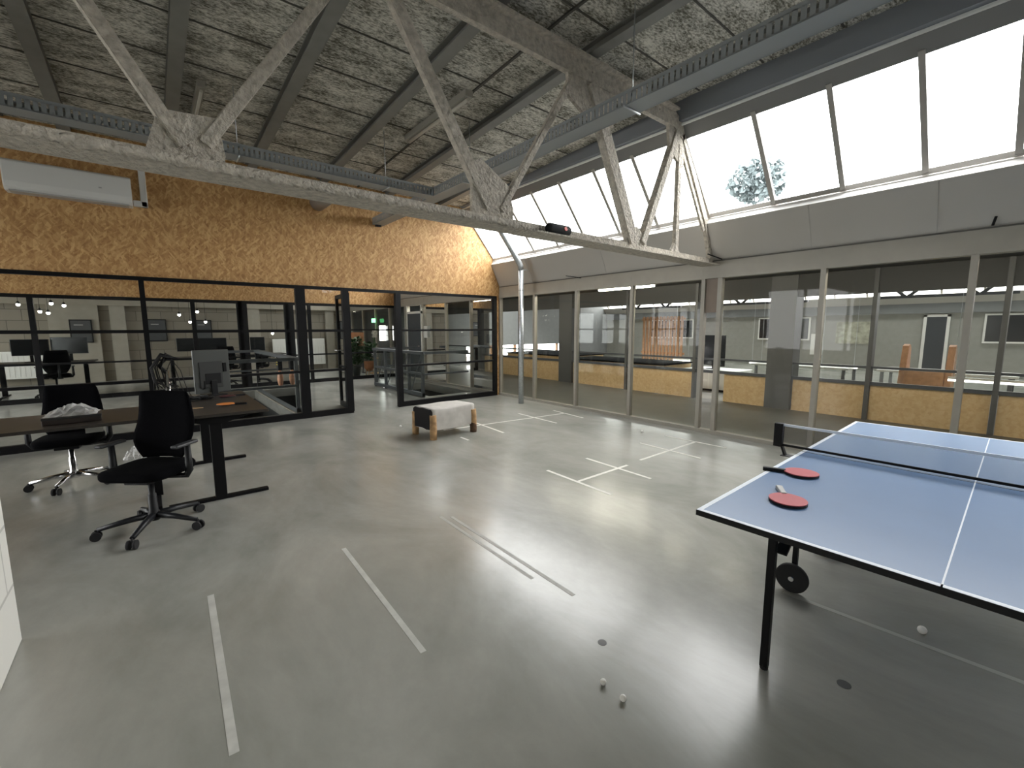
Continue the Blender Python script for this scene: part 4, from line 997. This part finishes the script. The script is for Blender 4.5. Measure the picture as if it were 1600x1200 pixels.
# end wall of the hall with daylight windows
struct('wall_hall_end', MB().box(8.4, 20.2, 16., 16.2, 0, .12).box(8.4, 20.2, 16., 16.2, .78, 3.4).box(8.4, 10.5, 16., 16.2, .12, .78).box(8.35, 8.5, 16., 18.1, 0, 3.4).box(17.5, 20.2, 16., 16.2, .12, .78).box(6.3, 8.5, 17.9, 18.1, 0, 1.05).box(6.3, 8.5, 17.9, 18.1, 1.67, 3.4).box(6.3, 7.44, 17.9, 18.1, 1.05, 1.67).box(7.82, 8.04, 17.9, 18.1, 1.05, 1.67).box(8.14, 8.5, 17.9, 18.1, 1.05, 1.67).box(7.44, 7.82, 17.95, 17.97, 1.24, 1.26).box(7.44, 7.82, 17.95, 17.97, 1.45, 1.47), grey_m, 'grey end wall of the hall with a low strip of windows', 'wall')
ef = MB()
for x in (10.5, 11.9, 13.3, 14.7, 16.1, 17.5): ef.box(x-.05, x+.05, 16.04, 16.14, .12, .78)
struct('window_end_frame', ef, slat_m, 'frames of the low end windows', 'window frame')
struct('window_%d' % (nw+40), MB()._add([(10.5, 16.1, .12), (17.5, 16.1, .12), (17.5, 16.1, .78), (10.5, 16.1, .78)], [(0, 1, 2, 3)]), glassS_m, 'low daylight windows in the end wall of the hall', 'pane')
struct('wall_hall_near', B(6.4, 20.2, -9.2, -9., 0, 3.4), grey_m, 'end wall of the hall out of view', 'wall')
# walkway tube light, plus unseen tubes added behind the header to light the parapet
for i, (x, y0, y1, z, lb) in enumerate([(7.6, 4.95, 6.34, 2.345, 'lit tube light hanging under the walkway ceiling behind the glazed wall')]+[(6.7, q, q+1.5, 2.44, 'added unseen tube light behind the header of the glazed wall, lighting the parapet') for q in (-3., 0., 2.6, 5.4, 8.2, 11.)]):
    t_ = thing('ceiling_tube_light', lb, 'light', (x, (y0+y1)/2, z), 0, None if x > 7 else 'added tube lights behind the header'); L_ = (y1-y0)/2
    B(-.04, .04, -L_, L_, .02, .06).build('housing', white_m, t_); MB().cyl((0, -L_+.02, 0), (0, L_-.02, 0), .018, n=10).build('tube', tube_m, t_)
    if x > 7: [MB().cyl((0, q*(L_-.2), .06), (0, q*(L_-.2), .155), .005, n=6).build('hanger', galv_m, t_) for q in (-1, 1)]

# tree outside
tr_ = thing('tree', 'pale round tree outside the skylight', 'tree', (30., 12.6, 0))
MB().tube([(0, 0, -3.05), (.1, 0, 3.), (0, .1, 10.)], [.12, .08, .04], 8).build('trunk', bush_m, tr_)
rr = random.Random(21); mb = MB()
for k in range(900):
    a, b_ = rr.uniform(0, 2*PI), math.acos(rr.uniform(-1, 1)); q = 1.7*rr.random()**.33
    c_ = Vector((q*math.sin(b_)*math.cos(a), q*math.sin(b_)*math.sin(a), 10.6+.75*q*math.cos(b_)))
    v1 = Vector((rr.uniform(-1, 1), rr.uniform(-1, 1), rr.uniform(-1, 1))).normalized()*.22; v2 = v1.cross(Vector((rr.uniform(-1, 1), 1, rr.uniform(-1, 1)))).normalized()*.14
    mb._add([c_-v1, c_+v2, c_+v1, c_-v2], [(0, 1, 2, 3)])
mb.build('crown', bush_m, tr_)
struct('ground', B(-40, 60, -40, 60, -3.1, -3.0), plain('ground_grey', (.2, .2, .19), .9), 'ground outside', 'ground')

# sky portals: let the renderer find the sky through the openings
def quad_portal(p, nrm, sx, sy_):
    l = bpy.data.lights.new('sky_portal', 'AREA'); l.shape = 'RECTANGLE'; l.size = sx; l.size_y = sy_; l.cycles.is_portal = True
    o = bpy.data.objects.new('sky_portal', l); COL.objects.link(o)
    z = -Vector(nrm).normalized(); yv = Vector((0, 1, 0)); x = yv.cross(z).normalized()
    o.matrix_world = Matrix(((x.x, 0, z.x, p[0]), (x.y, 1, z.y, p[1]), (x.z, 0, z.z, p[2]), (0, 0, 0, 1)))
inn = (-.77, 0, -.64)
quad_portal((5.80, 6., 3.53), inn, 1.1, 24.)
quad_portal((XL-.15, 10.7, 1.85), (1, 0, 0), 2.3, 14.6)
quad_portal((12.55, 4.5, 3.5), (0, 0, -1), 2.1, 27.)
quad_portal((XW-.5, 3.5, 3.05), (-.7, 0, -.7), 1.1, 25.)
